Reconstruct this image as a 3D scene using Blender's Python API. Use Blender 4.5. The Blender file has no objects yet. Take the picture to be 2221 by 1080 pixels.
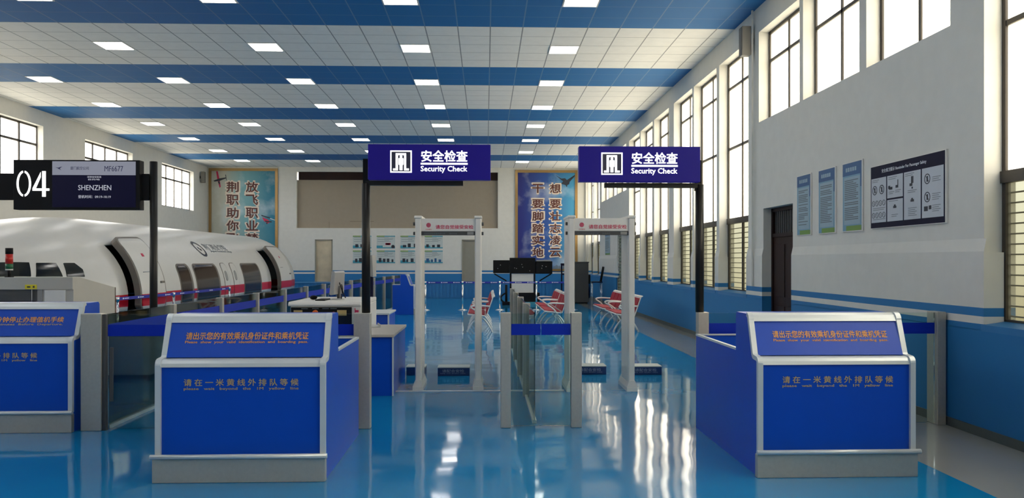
import bpy, bmesh, math, random
from mathutils import Vector
random.seed(7)
C = bpy.context.scene.collection
S = bpy.context.scene
R = math.radians

# ------------------------------------------------------------------ camera
cam = bpy.data.cameras.new('camera')
cam.sensor_width = 36.0
cam.lens = 36.0 * 1700 / 2221
cam.shift_y = 26.0 / 2221
cam.clip_start = 0.05
camo = bpy.data.objects.new('camera', cam)
camo.location = (0, 0, 1.63)
camo.rotation_euler = (R(90), 0, -math.atan(57 / 1700))
C.objects.link(camo)
S.camera = camo

# ------------------------------------------------------------------ world / exposure
w = bpy.data.worlds.new('sky')
w.use_nodes = True
S.world = w
nt = w.node_tree
nt.nodes.clear()
tc = nt.nodes.new('ShaderNodeTexCoord')
sx = nt.nodes.new('ShaderNodeSeparateXYZ')
rp = nt.nodes.new('ShaderNodeValToRGB')
rp.color_ramp.elements[0].position = 0.47
rp.color_ramp.elements[0].color = (0.46, 0.41, 0.29, 1)
rp.color_ramp.elements[1].position = 0.54
rp.color_ramp.elements[1].color = (1.0, 0.985, 0.95, 1)
mm = nt.nodes.new('ShaderNodeMapRange')
mm.inputs[1].default_value = -1
mm.inputs[2].default_value = 1
bg = nt.nodes.new('ShaderNodeBackground')
bg.inputs[1].default_value = 6.0
wo = nt.nodes.new('ShaderNodeOutputWorld')
nt.links.new(tc.outputs['Generated'], sx.inputs[0])
nt.links.new(sx.outputs[2], mm.inputs[0])
nt.links.new(mm.outputs[0], rp.inputs[0])
nt.links.new(rp.outputs[0], bg.inputs[0])
nt.links.new(bg.outputs[0], wo.inputs[0])
S.view_settings.view_transform = 'Standard'
S.view_settings.look = 'None'
S.view_settings.exposure = 0.45
S.view_settings.gamma = 1.0
S.view_settings.use_curve_mapping = False
S.cycles.max_bounces = 10
S.cycles.diffuse_bounces = 5
S.cycles.glossy_bounces = 4
S.cycles.transparent_max_bounces = 32
S.cycles.caustics_reflective = False
S.cycles.caustics_refractive = False
S.cycles.sample_clamp_indirect = 6
LAMP = 7.0          # radiance of the ceiling LED panels


# ------------------------------------------------------------------ materials
def mat(name, col, rough=0.5, metal=0.0, spec=0.5, emit=None, estr=0.0, var=0.06, vscale=6.0, bump=0.0):
    m = bpy.data.materials.new(name)
    m.use_nodes = True
    n, l = m.node_tree.nodes, m.node_tree.links
    p = n['Principled BSDF']
    p.inputs['Roughness'].default_value = rough
    p.inputs['Metallic'].default_value = metal
    p.inputs['Specular IOR Level'].default_value = spec
    t = n.new('ShaderNodeTexCoord')
    no = n.new('ShaderNodeTexNoise')
    no.inputs['Scale'].default_value = vscale
    no.inputs['Detail'].default_value = 3
    l.new(t.outputs['Object'], no.inputs['Vector'])
    mx = n.new('ShaderNodeMix')
    mx.data_type = 'RGBA'
    mx.inputs[6].default_value = tuple(c * (1 - var) for c in col) + (1,)
    mx.inputs[7].default_value = tuple(min(1, c * (1 + var)) for c in col) + (1,)
    l.new(no.outputs[0], mx.inputs[0])
    l.new(mx.outputs[2], p.inputs['Base Color'])
    if emit:
        p.inputs['Emission Color'].default_value = tuple(emit) + (1,)
        p.inputs['Emission Strength'].default_value = estr
    if bump:
        b = n.new('ShaderNodeBump')
        b.inputs['Strength'].default_value = bump
        b.inputs['Distance'].default_value = 0.01
        l.new(no.outputs[0], b.inputs['Height'])
        l.new(b.outputs[0], p.inputs['Normal'])
    return m


def math_node(n, l, op, a, b=None, c=None):
    k = n.new('ShaderNodeMath')
    k.operation = op
    for i, v in enumerate((a, b, c)):
        if v is None:
            continue
        if isinstance(v, (int, float)):
            k.inputs[i].default_value = v
        else:
            l.new(v, k.inputs[i])
    return k.outputs[0]


def mixc(n, l, f, a, b):
    k = n.new('ShaderNodeMix')
    k.data_type = 'RGBA'
    l.new(f, k.inputs[0])
    for i, v in ((6, a), (7, b)):
        if isinstance(v, tuple):
            k.inputs[i].default_value = v + (1,)
        else:
            l.new(v, k.inputs[i])
    return k.outputs[2]


def pos(n, l):
    g = n.new('ShaderNodeNewGeometry')
    s = n.new('ShaderNodeSeparateXYZ')
    l.new(g.outputs['Position'], s.inputs[0])
    return g.outputs['Position'], s.outputs


WHITE_PAINT = (0.68, 0.67, 0.625)
BLUE_PAINT = (0.022, 0.175, 0.42)


def wall_material():
    m = mat('painted_wall', WHITE_PAINT, 0.55, spec=0.3)
    n, l = m.node_tree.nodes, m.node_tree.links
    p = n['Principled BSDF']
    P, s = pos(n, l)
    base = p.inputs['Base Color'].links[0].from_socket
    lo = math_node(n, l, 'LESS_THAN', s[2], 1.045)
    up = math_node(n, l, 'MULTIPLY', math_node(n, l, 'GREATER_THAN', s[2], 1.115), math_node(n, l, 'LESS_THAN', s[2], 1.195))
    blue = math_node(n, l, 'ADD', lo, up)
    l.new(mixc(n, l, blue, base, BLUE_PAINT), p.inputs['Base Color'])
    return m


def ceiling_material():
    m = mat('ceiling_tiles', (0.88, 0.87, 0.83), 0.6, spec=0.25)
    n, l = m.node_tree.nodes, m.node_tree.links
    p = n['Principled BSDF']
    P, s = pos(n, l)
    ty = math_node(n, l, 'DIVIDE', math_node(n, l, 'SUBTRACT', s[1], 12.6 - 4.8 * 10), 0.6)
    tx = math_node(n, l, 'DIVIDE', math_node(n, l, 'SUBTRACT', s[0], 1.285 - 60), 0.6)
    st = math_node(n, l, 'LESS_THAN', math_node(n, l, 'MODULO', ty, 8.0), 3.0)
    base = p.inputs['Base Color'].links[0].from_socket
    col = mixc(n, l, st, base, (0.020, 0.165, 0.43))
    def line(t, wd):
        f = math_node(n, l, 'FRACT', t)
        d = math_node(n, l, 'MINIMUM', f, math_node(n, l, 'SUBTRACT', 1.0, f))
        return math_node(n, l, 'LESS_THAN', d, wd)
    ln = math_node(n, l, 'MAXIMUM', line(tx, 0.018), line(ty, 0.011))
    lcol = mixc(n, l, st, (0.30, 0.31, 0.31), (0.14, 0.27, 0.45))
    col = mixc(n, l, ln, col, lcol)
    l.new(col, p.inputs['Base Color'])
    b = n.new('ShaderNodeBump')
    b.inputs['Strength'].default_value = 0.4
    b.inputs['Distance'].default_value = 0.004
    l.new(math_node(n, l, 'SUBTRACT', 1.0, ln), b.inputs['Height'])
    l.new(b.outputs[0], p.inputs['Normal'])
    return m


def floor_material():
    m = mat('epoxy_floor', (0.004, 0.19, 0.43), 0.10, spec=0.28, var=0.10, vscale=1.2)
    n, l = m.node_tree.nodes, m.node_tree.links
    p = n['Principled BSDF']
    P, s = pos(n, l)
    base = p.inputs['Base Color'].links[0].from_socket
    g = math_node(n, l, 'MAXIMUM', math_node(n, l, 'GREATER_THAN', s[0], 3.52), math_node(n, l, 'LESS_THAN', s[0], -11.6))
    l.new(mixc(n, l, g, base, (0.26, 0.27, 0.26)), p.inputs['Base Color'])
    mp = n.new('ShaderNodeMapping')
    mp.inputs['Scale'].default_value = (1.0, 1.0, 1)
    l.new(P, mp.inputs[0])
    no = n.new('ShaderNodeTexNoise')
    no.inputs['Scale'].default_value = 1.5
    no.inputs['Detail'].default_value = 1.0
    l.new(mp.outputs[0], no.inputs['Vector'])
    b = n.new('ShaderNodeBump')
    b.inputs['Strength'].default_value = 0.50
    b.inputs['Distance'].default_value = 0.010
    l.new(no.outputs[0], b.inputs['Height'])
    l.new(b.outputs[0], p.inputs['Normal'])
    no2 = n.new('ShaderNodeTexNoise')
    no2.inputs['Scale'].default_value = 3.0
    no2.inputs['Detail'].default_value = 4
    l.new(P, no2.inputs['Vector'])
    l.new(math_node(n, l, 'MULTIPLY_ADD', no2.outputs[0], 0.09, 0.02), p.inputs['Roughness'])
    return m


def glass_material(name, tint, refl=0.06):
    m = bpy.data.materials.new(name)
    m.use_nodes = True
    n, l = m.node_tree.nodes, m.node_tree.links
    n.clear()
    o = n.new('ShaderNodeOutputMaterial')
    tr = n.new('ShaderNodeBsdfTransparent')
    tr.inputs[0].default_value = tuple(tint) + (1,)
    gl = n.new('ShaderNodeBsdfGlossy')
    gl.inputs['Roughness'].default_value = 0.02
    fr = n.new('ShaderNodeFresnel')
    fr.inputs[0].default_value = 1.35
    mx = n.new('ShaderNodeMixShader')
    no = n.new('ShaderNodeTexNoise')
    no.inputs['Scale'].default_value = 3
    f = math_node(n, l, 'MULTIPLY', fr.outputs[0], math_node(n, l, 'MULTIPLY_ADD', no.outputs[0], 0.1, 0.85))
    l.new(f, mx.inputs[0])
    l.new(tr.outputs[0], mx.inputs[1])
    l.new(gl.outputs[0], mx.inputs[2])
    l.new(mx.outputs[0], o.inputs[0])
    return m


def frosted_material(name, tint, clear):
    m = bpy.data.materials.new(name)
    m.use_nodes = True
    n, l = m.node_tree.nodes, m.node_tree.links
    n.clear()
    o = n.new('ShaderNodeOutputMaterial')
    tr = n.new('ShaderNodeBsdfTransparent')
    tl = n.new('ShaderNodeBsdfTranslucent')
    t = n.new('ShaderNodeTexCoord')
    no = n.new('ShaderNodeTexNoise')
    no.inputs['Scale'].default_value = 1.4
    no.inputs['Detail'].default_value = 4
    l.new(t.outputs['Object'], no.inputs['Vector'])
    c = mixc(n, l, no.outputs[0], tuple(v * 0.9 for v in tint), tuple(tint))
    l.new(c, tr.inputs[0])
    l.new(c, tl.inputs[0])
    mx = n.new('ShaderNodeMixShader')
    mx.inputs[0].default_value = clear
    l.new(tl.outputs[0], mx.inputs[1])
    l.new(tr.outputs[0], mx.inputs[2])
    l.new(mx.outputs[0], o.inputs[0])
    return m


def print_material(name, stops, axis, cloud, size, cloudcol=(0.85, 0.88, 0.9)):
    """printed poster: colours run along one axis of the sheet, with clouds"""
    m = mat(name, (0.5, 0.5, 0.5), 0.45, spec=0.3)
    n, l = m.node_tree.nodes, m.node_tree.links
    p = n['Principled BSDF']
    t = n.new('ShaderNodeTexCoord')
    s = n.new('ShaderNodeSeparateXYZ')
    l.new(t.outputs['Generated'], s.inputs[0])
    no = n.new('ShaderNodeTexNoise')
    no.inputs['Scale'].default_value = size
    no.inputs['Detail'].default_value = 5
    l.new(t.outputs['Object'], no.inputs['Vector'])
    r = n.new('ShaderNodeValToRGB')
    e = r.color_ramp.elements
    while len(e) < len(stops):
        e.new(0.5)
    for i, (q, c) in enumerate(stops):
        e[i].position = q
        e[i].color = tuple(c) + (1,)
    wob = math_node(n, l, 'MULTIPLY_ADD', no.outputs[0], 0.3, -0.15)
    l.new(math_node(n, l, 'ADD', s[axis] if False else s.outputs[axis], wob), r.inputs[0])
    r2 = n.new('ShaderNodeValToRGB')
    r2.color_ramp.elements[0].position = 0.52
    r2.color_ramp.elements[0].color = (0, 0, 0, 1)
    r2.color_ramp.elements[1].position = 0.75
    r2.color_ramp.elements[1].color = (cloud, cloud, cloud, 1)
    l.new(no.outputs[0], r2.inputs[0])
    l.new(mixc(n, l, r2.outputs[0], r.outputs[0], cloudcol), p.inputs['Base Color'])
    return m


def fuselage_material():
    m = mat('aircraft_paint', (0.60, 0.59, 0.56), 0.28, spec=0.5, var=0.03)
    n, l = m.node_tree.nodes, m.node_tree.links
    p = n['Principled BSDF']
    P, s = pos(n, l)
    base = p.inputs['Base Color'].links[0].from_socket
    f = math_node(n, l, 'MULTIPLY', math_node(n, l, 'GREATER_THAN', s[2], 0.70), math_node(n, l, 'LESS_THAN', s[2], 0.945))
    l.new(mixc(n, l, f, base, (0.50, 0.006, 0.02)), p.inputs['Base Color'])
    return m


M = dict(
    wall=wall_material(), ceil=ceiling_material(), floor=floor_material(), plane=fuselage_material(),
    blue=mat('blue_laminate', (0.003, 0.062, 0.46), 0.32, spec=0.32),
    bluefilm=mat('blue_film', (0.002, 0.022, 0.36), 0.45, spec=0.2),
    trim=mat('pale_aluminium_trim', (0.60, 0.64, 0.66), 0.3, metal=0.25),
    steel=mat('brushed_steel', (0.50, 0.47, 0.41), 0.36, metal=0.55, var=0.1, vscale=40),
    chrome=mat('chrome', (0.75, 0.75, 0.75), 0.12, metal=1.0),
    black=mat('black_metal', (0.012, 0.011, 0.010), 0.38, spec=0.3),
    blackmatt=mat('black_matt', (0.008, 0.008, 0.009), 0.6, spec=0.15),
    bronze=mat('bronze_aluminium_frame', (0.055, 0.046, 0.038), 0.4, metal=0.3),
    white=mat('white_plastic', (0.72, 0.70, 0.66), 0.35),
    beige=mat('beige_enamel', (0.47, 0.45, 0.40), 0.45),
    grey=mat('grey_plastic', (0.28, 0.28, 0.27), 0.45),
    dgrey=mat('dark_grey', (0.06, 0.06, 0.06), 0.5),
    silver=mat('silver_plastic', (0.45, 0.45, 0.44), 0.3, metal=0.5),
    orange=mat('orange_lettering', (0.75, 0.33, 0.05), 0.5),
    yellowgrey=mat('ochre_lettering', (0.50, 0.36, 0.14), 0.5),
    signblue=mat('sign_blue', (0.006, 0.004, 0.10), 0.4, spec=0.15, emit=(0.006, 0.003, 0.09), estr=0.6),
    signwhite=mat('backlit_white', (0.9, 0.9, 0.9), 0.4, emit=(1, 1, 1), estr=1.0),
    signdark=mat('sign_dark_infill', (0.02, 0.02, 0.05), 0.5),
    screenhead=mat('screen_header', (0.05, 0.05, 0.06), 0.3, spec=0.1, emit=(0.17, 0.18, 0.22), estr=0.9),
    screendark=mat('screen_navy', (0.003, 0.003, 0.010), 0.3, spec=0.1, emit=(0.004, 0.004, 0.02), estr=0.5),
    screentext=mat('screen_text', (0.2, 0.2, 0.2), 0.4, emit=(0.35, 0.36, 0.42), estr=0.8),
    screenink=mat('screen_ink', (0.02, 0.02, 0.05), 0.5, emit=(0.02, 0.02, 0.06), estr=0.5),
    red=mat('red_cushion', (0.30, 0.010, 0.028), 0.55, spec=0.25, bump=0.2, vscale=30),
    redink=mat('crimson_lettering', (0.55, 0.02, 0.09), 0.5),
    chairwhite=mat('white_powder_coat', (0.66, 0.65, 0.63), 0.3),
    wood=mat('dark_wood', (0.022, 0.009, 0.008), 0.45, spec=0.2, var=0.3, vscale=4),
    plinth=mat('brown_plinth', (0.11, 0.075, 0.045), 0.6),
    darkglass=mat('tinted_glass', (0.012, 0.013, 0.011), 0.12, spec=0.4),
    cabinglass=mat('cabin_glass', (0.03, 0.018, 0.014), 0.12, spec=0.4, var=0.5, vscale=2.5),
    gasket=mat('grey_gasket', (0.15, 0.13, 0.11), 0.5),
    maroon=mat('maroon_lettering', (0.09, 0.018, 0.014), 0.5),
    cream=mat('cream_outline', (0.72, 0.62, 0.52), 0.5),
    goldframe=mat('gold_frame', (0.38, 0.24, 0.10), 0.3, metal=0.8, bump=0.6, vscale=14),
    shutter=mat('beige_screen', (0.34, 0.285, 0.215), 0.6),
    blind=mat('green_grey_slats', (0.16, 0.20, 0.16), 0.5),
    led=mat('led_diffuser', (0.9, 0.9, 0.9), 0.5, emit=(1.0, 0.98, 0.94), estr=LAMP, var=0.0),
    bluepaint=mat('blue_paint', BLUE_PAINT, 0.45),
    belt=mat('blue_belt', (0.01, 0.02, 0.30), 0.6),
    inkwhite=mat('white_ink', (0.72, 0.74, 0.78), 0.5),
    ink=mat('dark_ink', (0.02, 0.025, 0.04), 0.5),
    inkgrey=mat('grey_ink', (0.13, 0.16, 0.18), 0.5),
    paper=mat('white_board', (0.50, 0.54, 0.60), 0.4),
    navy=mat('navy_board', (0.008, 0.008, 0.030), 0.5, spec=0.12),
    steelblue=mat('poster_blue', (0.16, 0.33, 0.46), 0.4),
    deepblue=mat('poster_header_blue', (0.02, 0.10, 0.25), 0.4),
    green=mat('poster_green', (0.16, 0.30, 0.06), 0.5),
    teal=mat('poster_teal', (0.04, 0.28, 0.38), 0.5),
    pale=mat('poster_pale', (0.50, 0.56, 0.55), 0.5),
    yellow=mat('yellow_label', (0.75, 0.62, 0.02), 0.5),
    lampred=mat('red_lens', (0.55, 0.02, 0.01), 0.3),
    lampgreen=mat('green_lens', (0.01, 0.12, 0.04), 0.3),
    estop=mat('orange_button', (0.85, 0.16, 0.02), 0.35),
    laminate=mat('grey_beige_laminate', (0.42, 0.38, 0.33), 0.3),
    platform=mat('grey_rubber_tread', (0.36, 0.42, 0.42), 0.4),
    skirting=mat('dark_skirting', (0.075, 0.09, 0.085), 0.4),
    foil=mat('crinkled_metal_leaf', (0.58, 0.50, 0.36), 0.35, metal=0.35, var=0.3, vscale=3, bump=0.8),
    doorgrey=mat('grey_beige_door', (0.28, 0.265, 0.22), 0.45),
    navytile=mat('platform_blue', (0.006, 0.03, 0.13), 0.4),
    glass=glass_material('barrier_glass', (0.89, 0.96, 0.93)),
    frost=frosted_material('frosted_pane', (0.97, 0.945, 0.885), 0.5),
    frostlow=frosted_material('lower_pane', (0.36, 0.36, 0.31), 0.9),
    clear=frosted_material('left_pane', (0.97, 0.97, 0.97), 0.75),
    posterleft=print_material('sky_print_left', [(0.15, (0.50, 0.50, 0.42)), (0.5, (0.18, 0.38, 0.42)), (0.95, (0.03, 0.20, 0.30))], 0, 0.5, 0.9),
    posterright=print_material('sky_print_right', [(0.05, (0.022, 0.03, 0.20)), (0.5, (0.03, 0.09, 0.33)), (0.95, (0.06, 0.30, 0.52))], 0, 0.5, 0.7),
)


# ------------------------------------------------------------------ helpers
class G:
    """collects shapes for ONE mesh object"""
    def __init__(s):
        s.b = bmesh.new()

    def box(s, x0, x1, y0, y1, z0, z1, mi=0):
        v = [s.b.verts.new(p) for p in ((x0, y0, z0), (x1, y0, z0), (x1, y1, z0), (x0, y1, z0), (x0, y0, z1), (x1, y0, z1), (x1, y1, z1), (x0, y1, z1))]
        for q in ((0, 3, 2, 1), (4, 5, 6, 7), (0, 1, 5, 4), (1, 2, 6, 5), (2, 3, 7, 6), (3, 0, 4, 7)):
            s.b.faces.new([v[i] for i in q]).material_index = mi
        return s

    def prism(s, pts, a0, a1, axis='x', mi=0):
        """closed 2-D outline swept along an axis: x -> (y,z), y -> (x,z), z -> (x,y)"""
        f = {'x': lambda a, p: (a, p[0], p[1]), 'y': lambda a, p: (p[0], a, p[1]), 'z': lambda a, p: (p[0], p[1], a)}[axis]
        A = [s.b.verts.new(f(a0, p)) for p in pts]
        B = [s.b.verts.new(f(a1, p)) for p in pts]
        n = len(pts)
        fs = [s.b.faces.new(A), s.b.faces.new(B[::-1])]
        for i in range(n):
            fs.append(s.b.faces.new((A[i], B[i], B[(i + 1) % n], A[(i + 1) % n])))
        for q in fs:
            q.material_index = mi
        return s

    def cyl(s, p0, p1, r0, r1=None, n=16, mi=0):
        p0, p1 = Vector(p0), Vector(p1)
        r1 = r0 if r1 is None else r1
        d = (p1 - p0).normalized()
        u = d.orthogonal().normalized()
        v = d.cross(u)
        A = [s.b.verts.new(p0 + (u * math.cos(2 * math.pi * i / n) + v * math.sin(2 * math.pi * i / n)) * r0) for i in range(n)]
        B = [s.b.verts.new(p1 + (u * math.cos(2 * math.pi * i / n) + v * math.sin(2 * math.pi * i / n)) * r1) for i in range(n)]
        s.b.faces.new(A[::-1]).material_index = mi
        s.b.faces.new(B).material_index = mi
        for i in range(n):
            q = s.b.faces.new((A[i], A[(i + 1) % n], B[(i + 1) % n], B[i]))
            q.material_index = mi
            q.smooth = True
        return s

    def tube(s, pts, r, n=8, flat=1.0, mi=0):
        """round bar along a path"""
        pts = [Vector(p) for p in pts]
        rings = []
        up = None
        for i, p in enumerate(pts):
            d = (pts[min(i + 1, len(pts) - 1)] - pts[max(i - 1, 0)]).normalized()
            if up is None:
                up = d.orthogonal().normalized()
            up = (up - d * up.dot(d)).normalized()
            v = d.cross(up)
            rings.append([s.b.verts.new(p + up * math.cos(2 * math.pi * k / n) * r * flat + v * math.sin(2 * math.pi * k / n) * r) for k in range(n)])
        for a, b in zip(rings, rings[1:]):
            for k in range(n):
                q = s.b.faces.new((a[k], a[(k + 1) % n], b[(k + 1) % n], b[k]))
                q.smooth = True
                q.material_index = mi
        s.b.faces.new(rings[0][::-1]).material_index = mi
        s.b.faces.new(rings[-1]).material_index = mi
        return s

    def sphere(s, c, r, sz=1.0, mi=0):
        g = bmesh.ops.create_uvsphere(s.b, u_segments=16, v_segments=10, radius=r)
        for v in g['verts']:
            v.co = Vector((v.co.x, v.co.y, v.co.z * sz)) + Vector(c)
            for f in v.link_faces:
                f.smooth = True
                f.material_index = mi
        return s

    def build(s, name, mats, parent=None, bevel=0.0, seg=2):
        bmesh.ops.recalc_face_normals(s.b, faces=s.b.faces)
        me = bpy.data.meshes.new(name)
        s.b.to_mesh(me)
        s.b.free()
        for m in (mats if isinstance(mats, (list, tuple)) else [mats]):
            me.materials.append(M[m] if isinstance(m, str) else m)
        o = bpy.data.objects.new(name, me)
        C.objects.link(o)
        o.parent = parent
        if bevel:
            q = o.modifiers.new('edge', 'BEVEL')
            q.width = bevel
            q.segments = seg
            q.limit_method = 'ANGLE'
            q.angle_limit = R(40)
        return o


def tag(o, label, cat, group=None):
    o['label'] = label
    o['category'] = cat
    if group:
        o['group'] = group
    return o


def thing(name, label, cat, loc=(0, 0, 0), rz=0, group=None):
    o = bpy.data.objects.new(name, None)
    o.empty_display_size = 0.2
    C.objects.link(o)
    o.location = loc
    o.rotation_euler = (0, 0, rz)
    return tag(o, label, cat, group)


def struct(o):
    o['kind'] = 'structure'
    return o


def dup(root, loc, rz, label, group=None):
    def cp(o, par):
        c = o.copy()
        C.objects.link(c)
        c.parent = par
        for k in list(o.children):
            cp(k, c)
        return c
    r = cp(root, None)
    r.location = loc
    r.rotation_euler = (0, 0, rz)
    r['label'] = label
    if group:
        r['group'] = group
    return r


def text(body, name, parent, m, x0, x1, z0, z1, fmap=None, y=0.0, bold=0.0, depth=0.002, res=2, spacing=1.0):
    """lettering stretched to an exact box, as a thin mesh"""
    c = bpy.data.curves.new(name, 'FONT')
    c.body = body
    c.resolution_u = res
    c.space_character = spacing
    t = bpy.data.objects.new(name, c)
    C.objects.link(t)
    bpy.context.view_layer.update()
    dg = bpy.context.evaluated_depsgraph_get()
    me = bpy.data.meshes.new_from_object(t.evaluated_get(dg))
    bpy.data.objects.remove(t)
    bpy.data.curves.remove(c)
    xs = [v.co.x for v in me.vertices]
    ys = [v.co.y for v in me.vertices]
    ax, bx, ay, by = min(xs), max(xs), min(ys), max(ys)
    b = bmesh.new()
    b.from_mesh(me)
    for q in b.faces:
        q.smooth = False
    f = fmap or (lambda u, v, d: (u, y - d, v))
    src = list(b.faces)
    layer = {v: 0 for v in b.verts}
    if bold:                     # heavier strokes: the same outline stamped in a small ring
        N = 8 if bold < 0.05 else 14
        rr = bold * 0.8
        for k in range(N):
            g = bmesh.ops.duplicate(b, geom=src)
            for v in g['geom']:
                if isinstance(v, bmesh.types.BMVert):
                    v.co.x += rr * math.cos(2 * math.pi * k / N)
                    v.co.y += rr * math.sin(2 * math.pi * k / N)
                    layer[v] = k + 1
    lay = {v: n_ for v, n_ in layer.items()}
    for v in b.verts:
        v.co.z = lay[v] * 1e-5
    ext = bmesh.ops.extrude_face_region(b, geom=list(b.faces))
    top = set(q for q in ext['geom'] if isinstance(q, bmesh.types.BMVert))
    for v in b.verts:
        u = x0 + (v.co.x - ax) / (bx - ax) * (x1 - x0)
        k = z0 + (v.co.y - ay) / max(1e-6, by - ay) * (z1 - z0)
        v.co = f(u, k, (depth if v in top else 0.0) + v.co.z)
    bmesh.ops.recalc_face_normals(b, faces=b.faces)
    b.to_mesh(me)
    b.free()
    me.materials.clear()
    me.materials.append(M[m])
    me.name = name
    o = bpy.data.objects.new(name, me)
    C.objects.link(o)
    o.parent = parent
    return o


# ------------------------------------------------------------------ room shell
XR, XL, YB, YF, H = 4.62, -12.7, 36.2, -4.4, 5.93
WT = 0.30
struct(G().box(XL - 0.3, XR + 0.4, YF - 0.3, YB + 0.3, -0.12, 0).build('floor', 'floor'))
struct(G().box(XL - 0.3, XR + 0.4, YF - 0.3, YB + 0.3, H, H + 0.1).build('ceiling', 'ceil'))
struct(G().box(XL - 0.3, XR + 0.4, YF - 0.3, YF, 0, H).build('wall_front', 'wall'))

# right wall : six-metre bays, three tall openings in each; bays 1 and 4 are filled in below
OPEN = (0.0, 1.9, 3.75)
OW = 1.72
BAY0 = 1.65
SILL, HEAD, FILL = 1.04, 5.5, 3.97
rw = G()
rw.box(XR, XR + WT, YF, YB, HEAD, H)
openings = []
for k in range(-1, 6):
    for q in OPEN:
        a = BAY0 + 6 * k + q
        b = min(a + OW, YB - 0.1)
        if b - a > 0.4:
            openings.append((k, a, b))
DOORS = {1: (11.65, 12.90, 2.50), 4: (26.2, 27.5, 2.55)}


sk_ = G()


def wainscot(y0, y1, z0=0.0, z1=1.85):
    sk_.prism([(XR, z0), (XR - 0.025, z0), (XR - 0.025, z1 - 0.05), (XR, z1)], y0, y1, 'y')


prev = YF
for k, a, b in openings + [(9, YB, YB)]:
    # pier before this opening
    if a - prev > 0.001:
        rw.box(XR, XR + WT, prev, a, SILL, HEAD)
    if k in (1, 4) and k in DOORS:
        d0, d1, dz = DOORS[k]
        segs = [(a, b)] if (d1 <= a or d0 >= b) else [(a, d0), (d1, b)]
        for s0, s1 in segs:
            if s1 - s0 > 0.01:
                rw.box(XR, XR + WT, s0, s1, SILL, FILL)
        if len(segs) == 2:
            rw.box(XR, XR + WT, max(a, d0), min(b, d1), dz, FILL)
    prev = b
# dado below sills (with the two doorways left open)
cur = YF
for k in (1, 4):
    d0, d1, dz = DOORS[k]
    rw.box(XR, XR + WT, cur, d0, 0, SILL)
    cur = d1
rw.box(XR, XR + WT, cur, YB, 0, SILL)
# thicker plaster skin on the lower wall
cur = YF
for k in (1, 4):
    wainscot(cur, DOORS[k][0], 0, SILL)
    cur = DOORS[k][1]
wainscot(cur, YB, 0, SILL)
def skin(y0, y1):
    sk_.prism([(XR, SILL - 0.055), (XR - 0.025, SILL - 0.055), (XR - 0.025, 1.72), (XR, 1.84)], y0, y1, 'y')


cur = YF
for k, a, b in openings:
    if k in DOORS:
        continue
    stops = [(cur, a + 0.035)]
    for q in DOORS:
        d0, d1, dz = DOORS[q]
        if cur < d0 < a:
            stops = [(cur, d0), (d1, a + 0.035)]
    for y0, y1 in stops:
        skin(y0, y1)
        if y1 == a + 0.035:
            sk_.box(XR - 0.027, XR + 0.165, a - 0.03, a + 0.036, SILL - 0.003, 1.71)
        if y0 == cur and cur > YF:
            sk_.box(XR - 0.027, XR + 0.165, cur - 0.001, cur + 0.065, SILL - 0.003, 1.71)
    cur = b - 0.035
skin(cur, YB)
struct(rw.build('wall_right', 'wall'))
struct(sk_.build('trim_2', 'wall'))

struct(G().box(XR - 0.04, XR - 0.025, YF, 11.6, 0, 0.085).box(XR - 0.04, XR - 0.025, 12.95, 26.15, 0, 0.085).box(XR - 0.04, XR - 0.025, 27.55, 34.2, 0, 0.085).build('baseboard_right', 'skirting'))
struct(G().box(XR - 0.06, XR - 0.03, 13.30, 13.33, 1.2, H).build('trim_1', 'wall'))

# right windows
FX0, FX1 = XR + 0.17, XR + 0.22
GX = XR + 0.195
wn = 0
for k, a, b in openings:
    wn += 1
    z0 = FILL if k in DOORS else SILL
    f = G()
    f.box(FX0, FX1, a, a + 0.05, z0, HEAD).box(FX0, FX1, b - 0.05, b, z0, HEAD)
    f.box(FX0, FX1, a, b, z0, z0 + 0.05).box(FX0, FX1, a, b, HEAD - 0.05, HEAD)
    mid = (a + b) / 2
    f.box(FX0 + 0.005, FX1 - 0.005, mid - 0.025, mid + 0.025, z0, HEAD)
    f.box(FX0 + 0.005, FX1 - 0.005, a, b, 4.98, 5.03)
    if k not in DOORS:
        f.box(FX0 - 0.02, FX1, a, b, 2.35, 2.46)
        f.box(FX0 + 0.005, FX1 - 0.005, a, b, 3.80, 3.85)
    wo_ = struct(f.build('window_%d' % wn, 'bronze'))
    zz = 2.40 if k not in DOORS else z0
    G().box(GX - 0.003, GX + 0.003, a + 0.02, b - 0.02, zz + 0.02, HEAD - 0.02).build('pane', 'frost', wo_)
    if k not in DOORS:
        G().box(GX - 0.003, GX + 0.003, a + 0.02, b - 0.02, z0 + 0.02, 2.38).build('pane', 'frostlow', wo_)
        g = G()
        for i in range(13):
            z = 1.12 + 0.095 * i
            g.box(GX + 0.025, GX + 0.045, a, b, z - 0.007, z + 0.007)
        g.build('security_grille', 'bronze', wo_)
        # sloping plaster sill
    G().prism([(XR - 0.030, z0 - 0.06), (XR - 0.030, z0 + 0.001), (XR + 0.17, z0 + 0.03), (XR + 0.17, z0 - 0.06)] if k not in DOORS else
              [(XR, z0), (XR, z0 + 0.004), (XR + 0.17, z0 + 0.01), (XR + 0.17, z0)], a, b, 'y').build('sill', 'wall' if k in DOORS else 'bluepaint', wo_)

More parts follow.
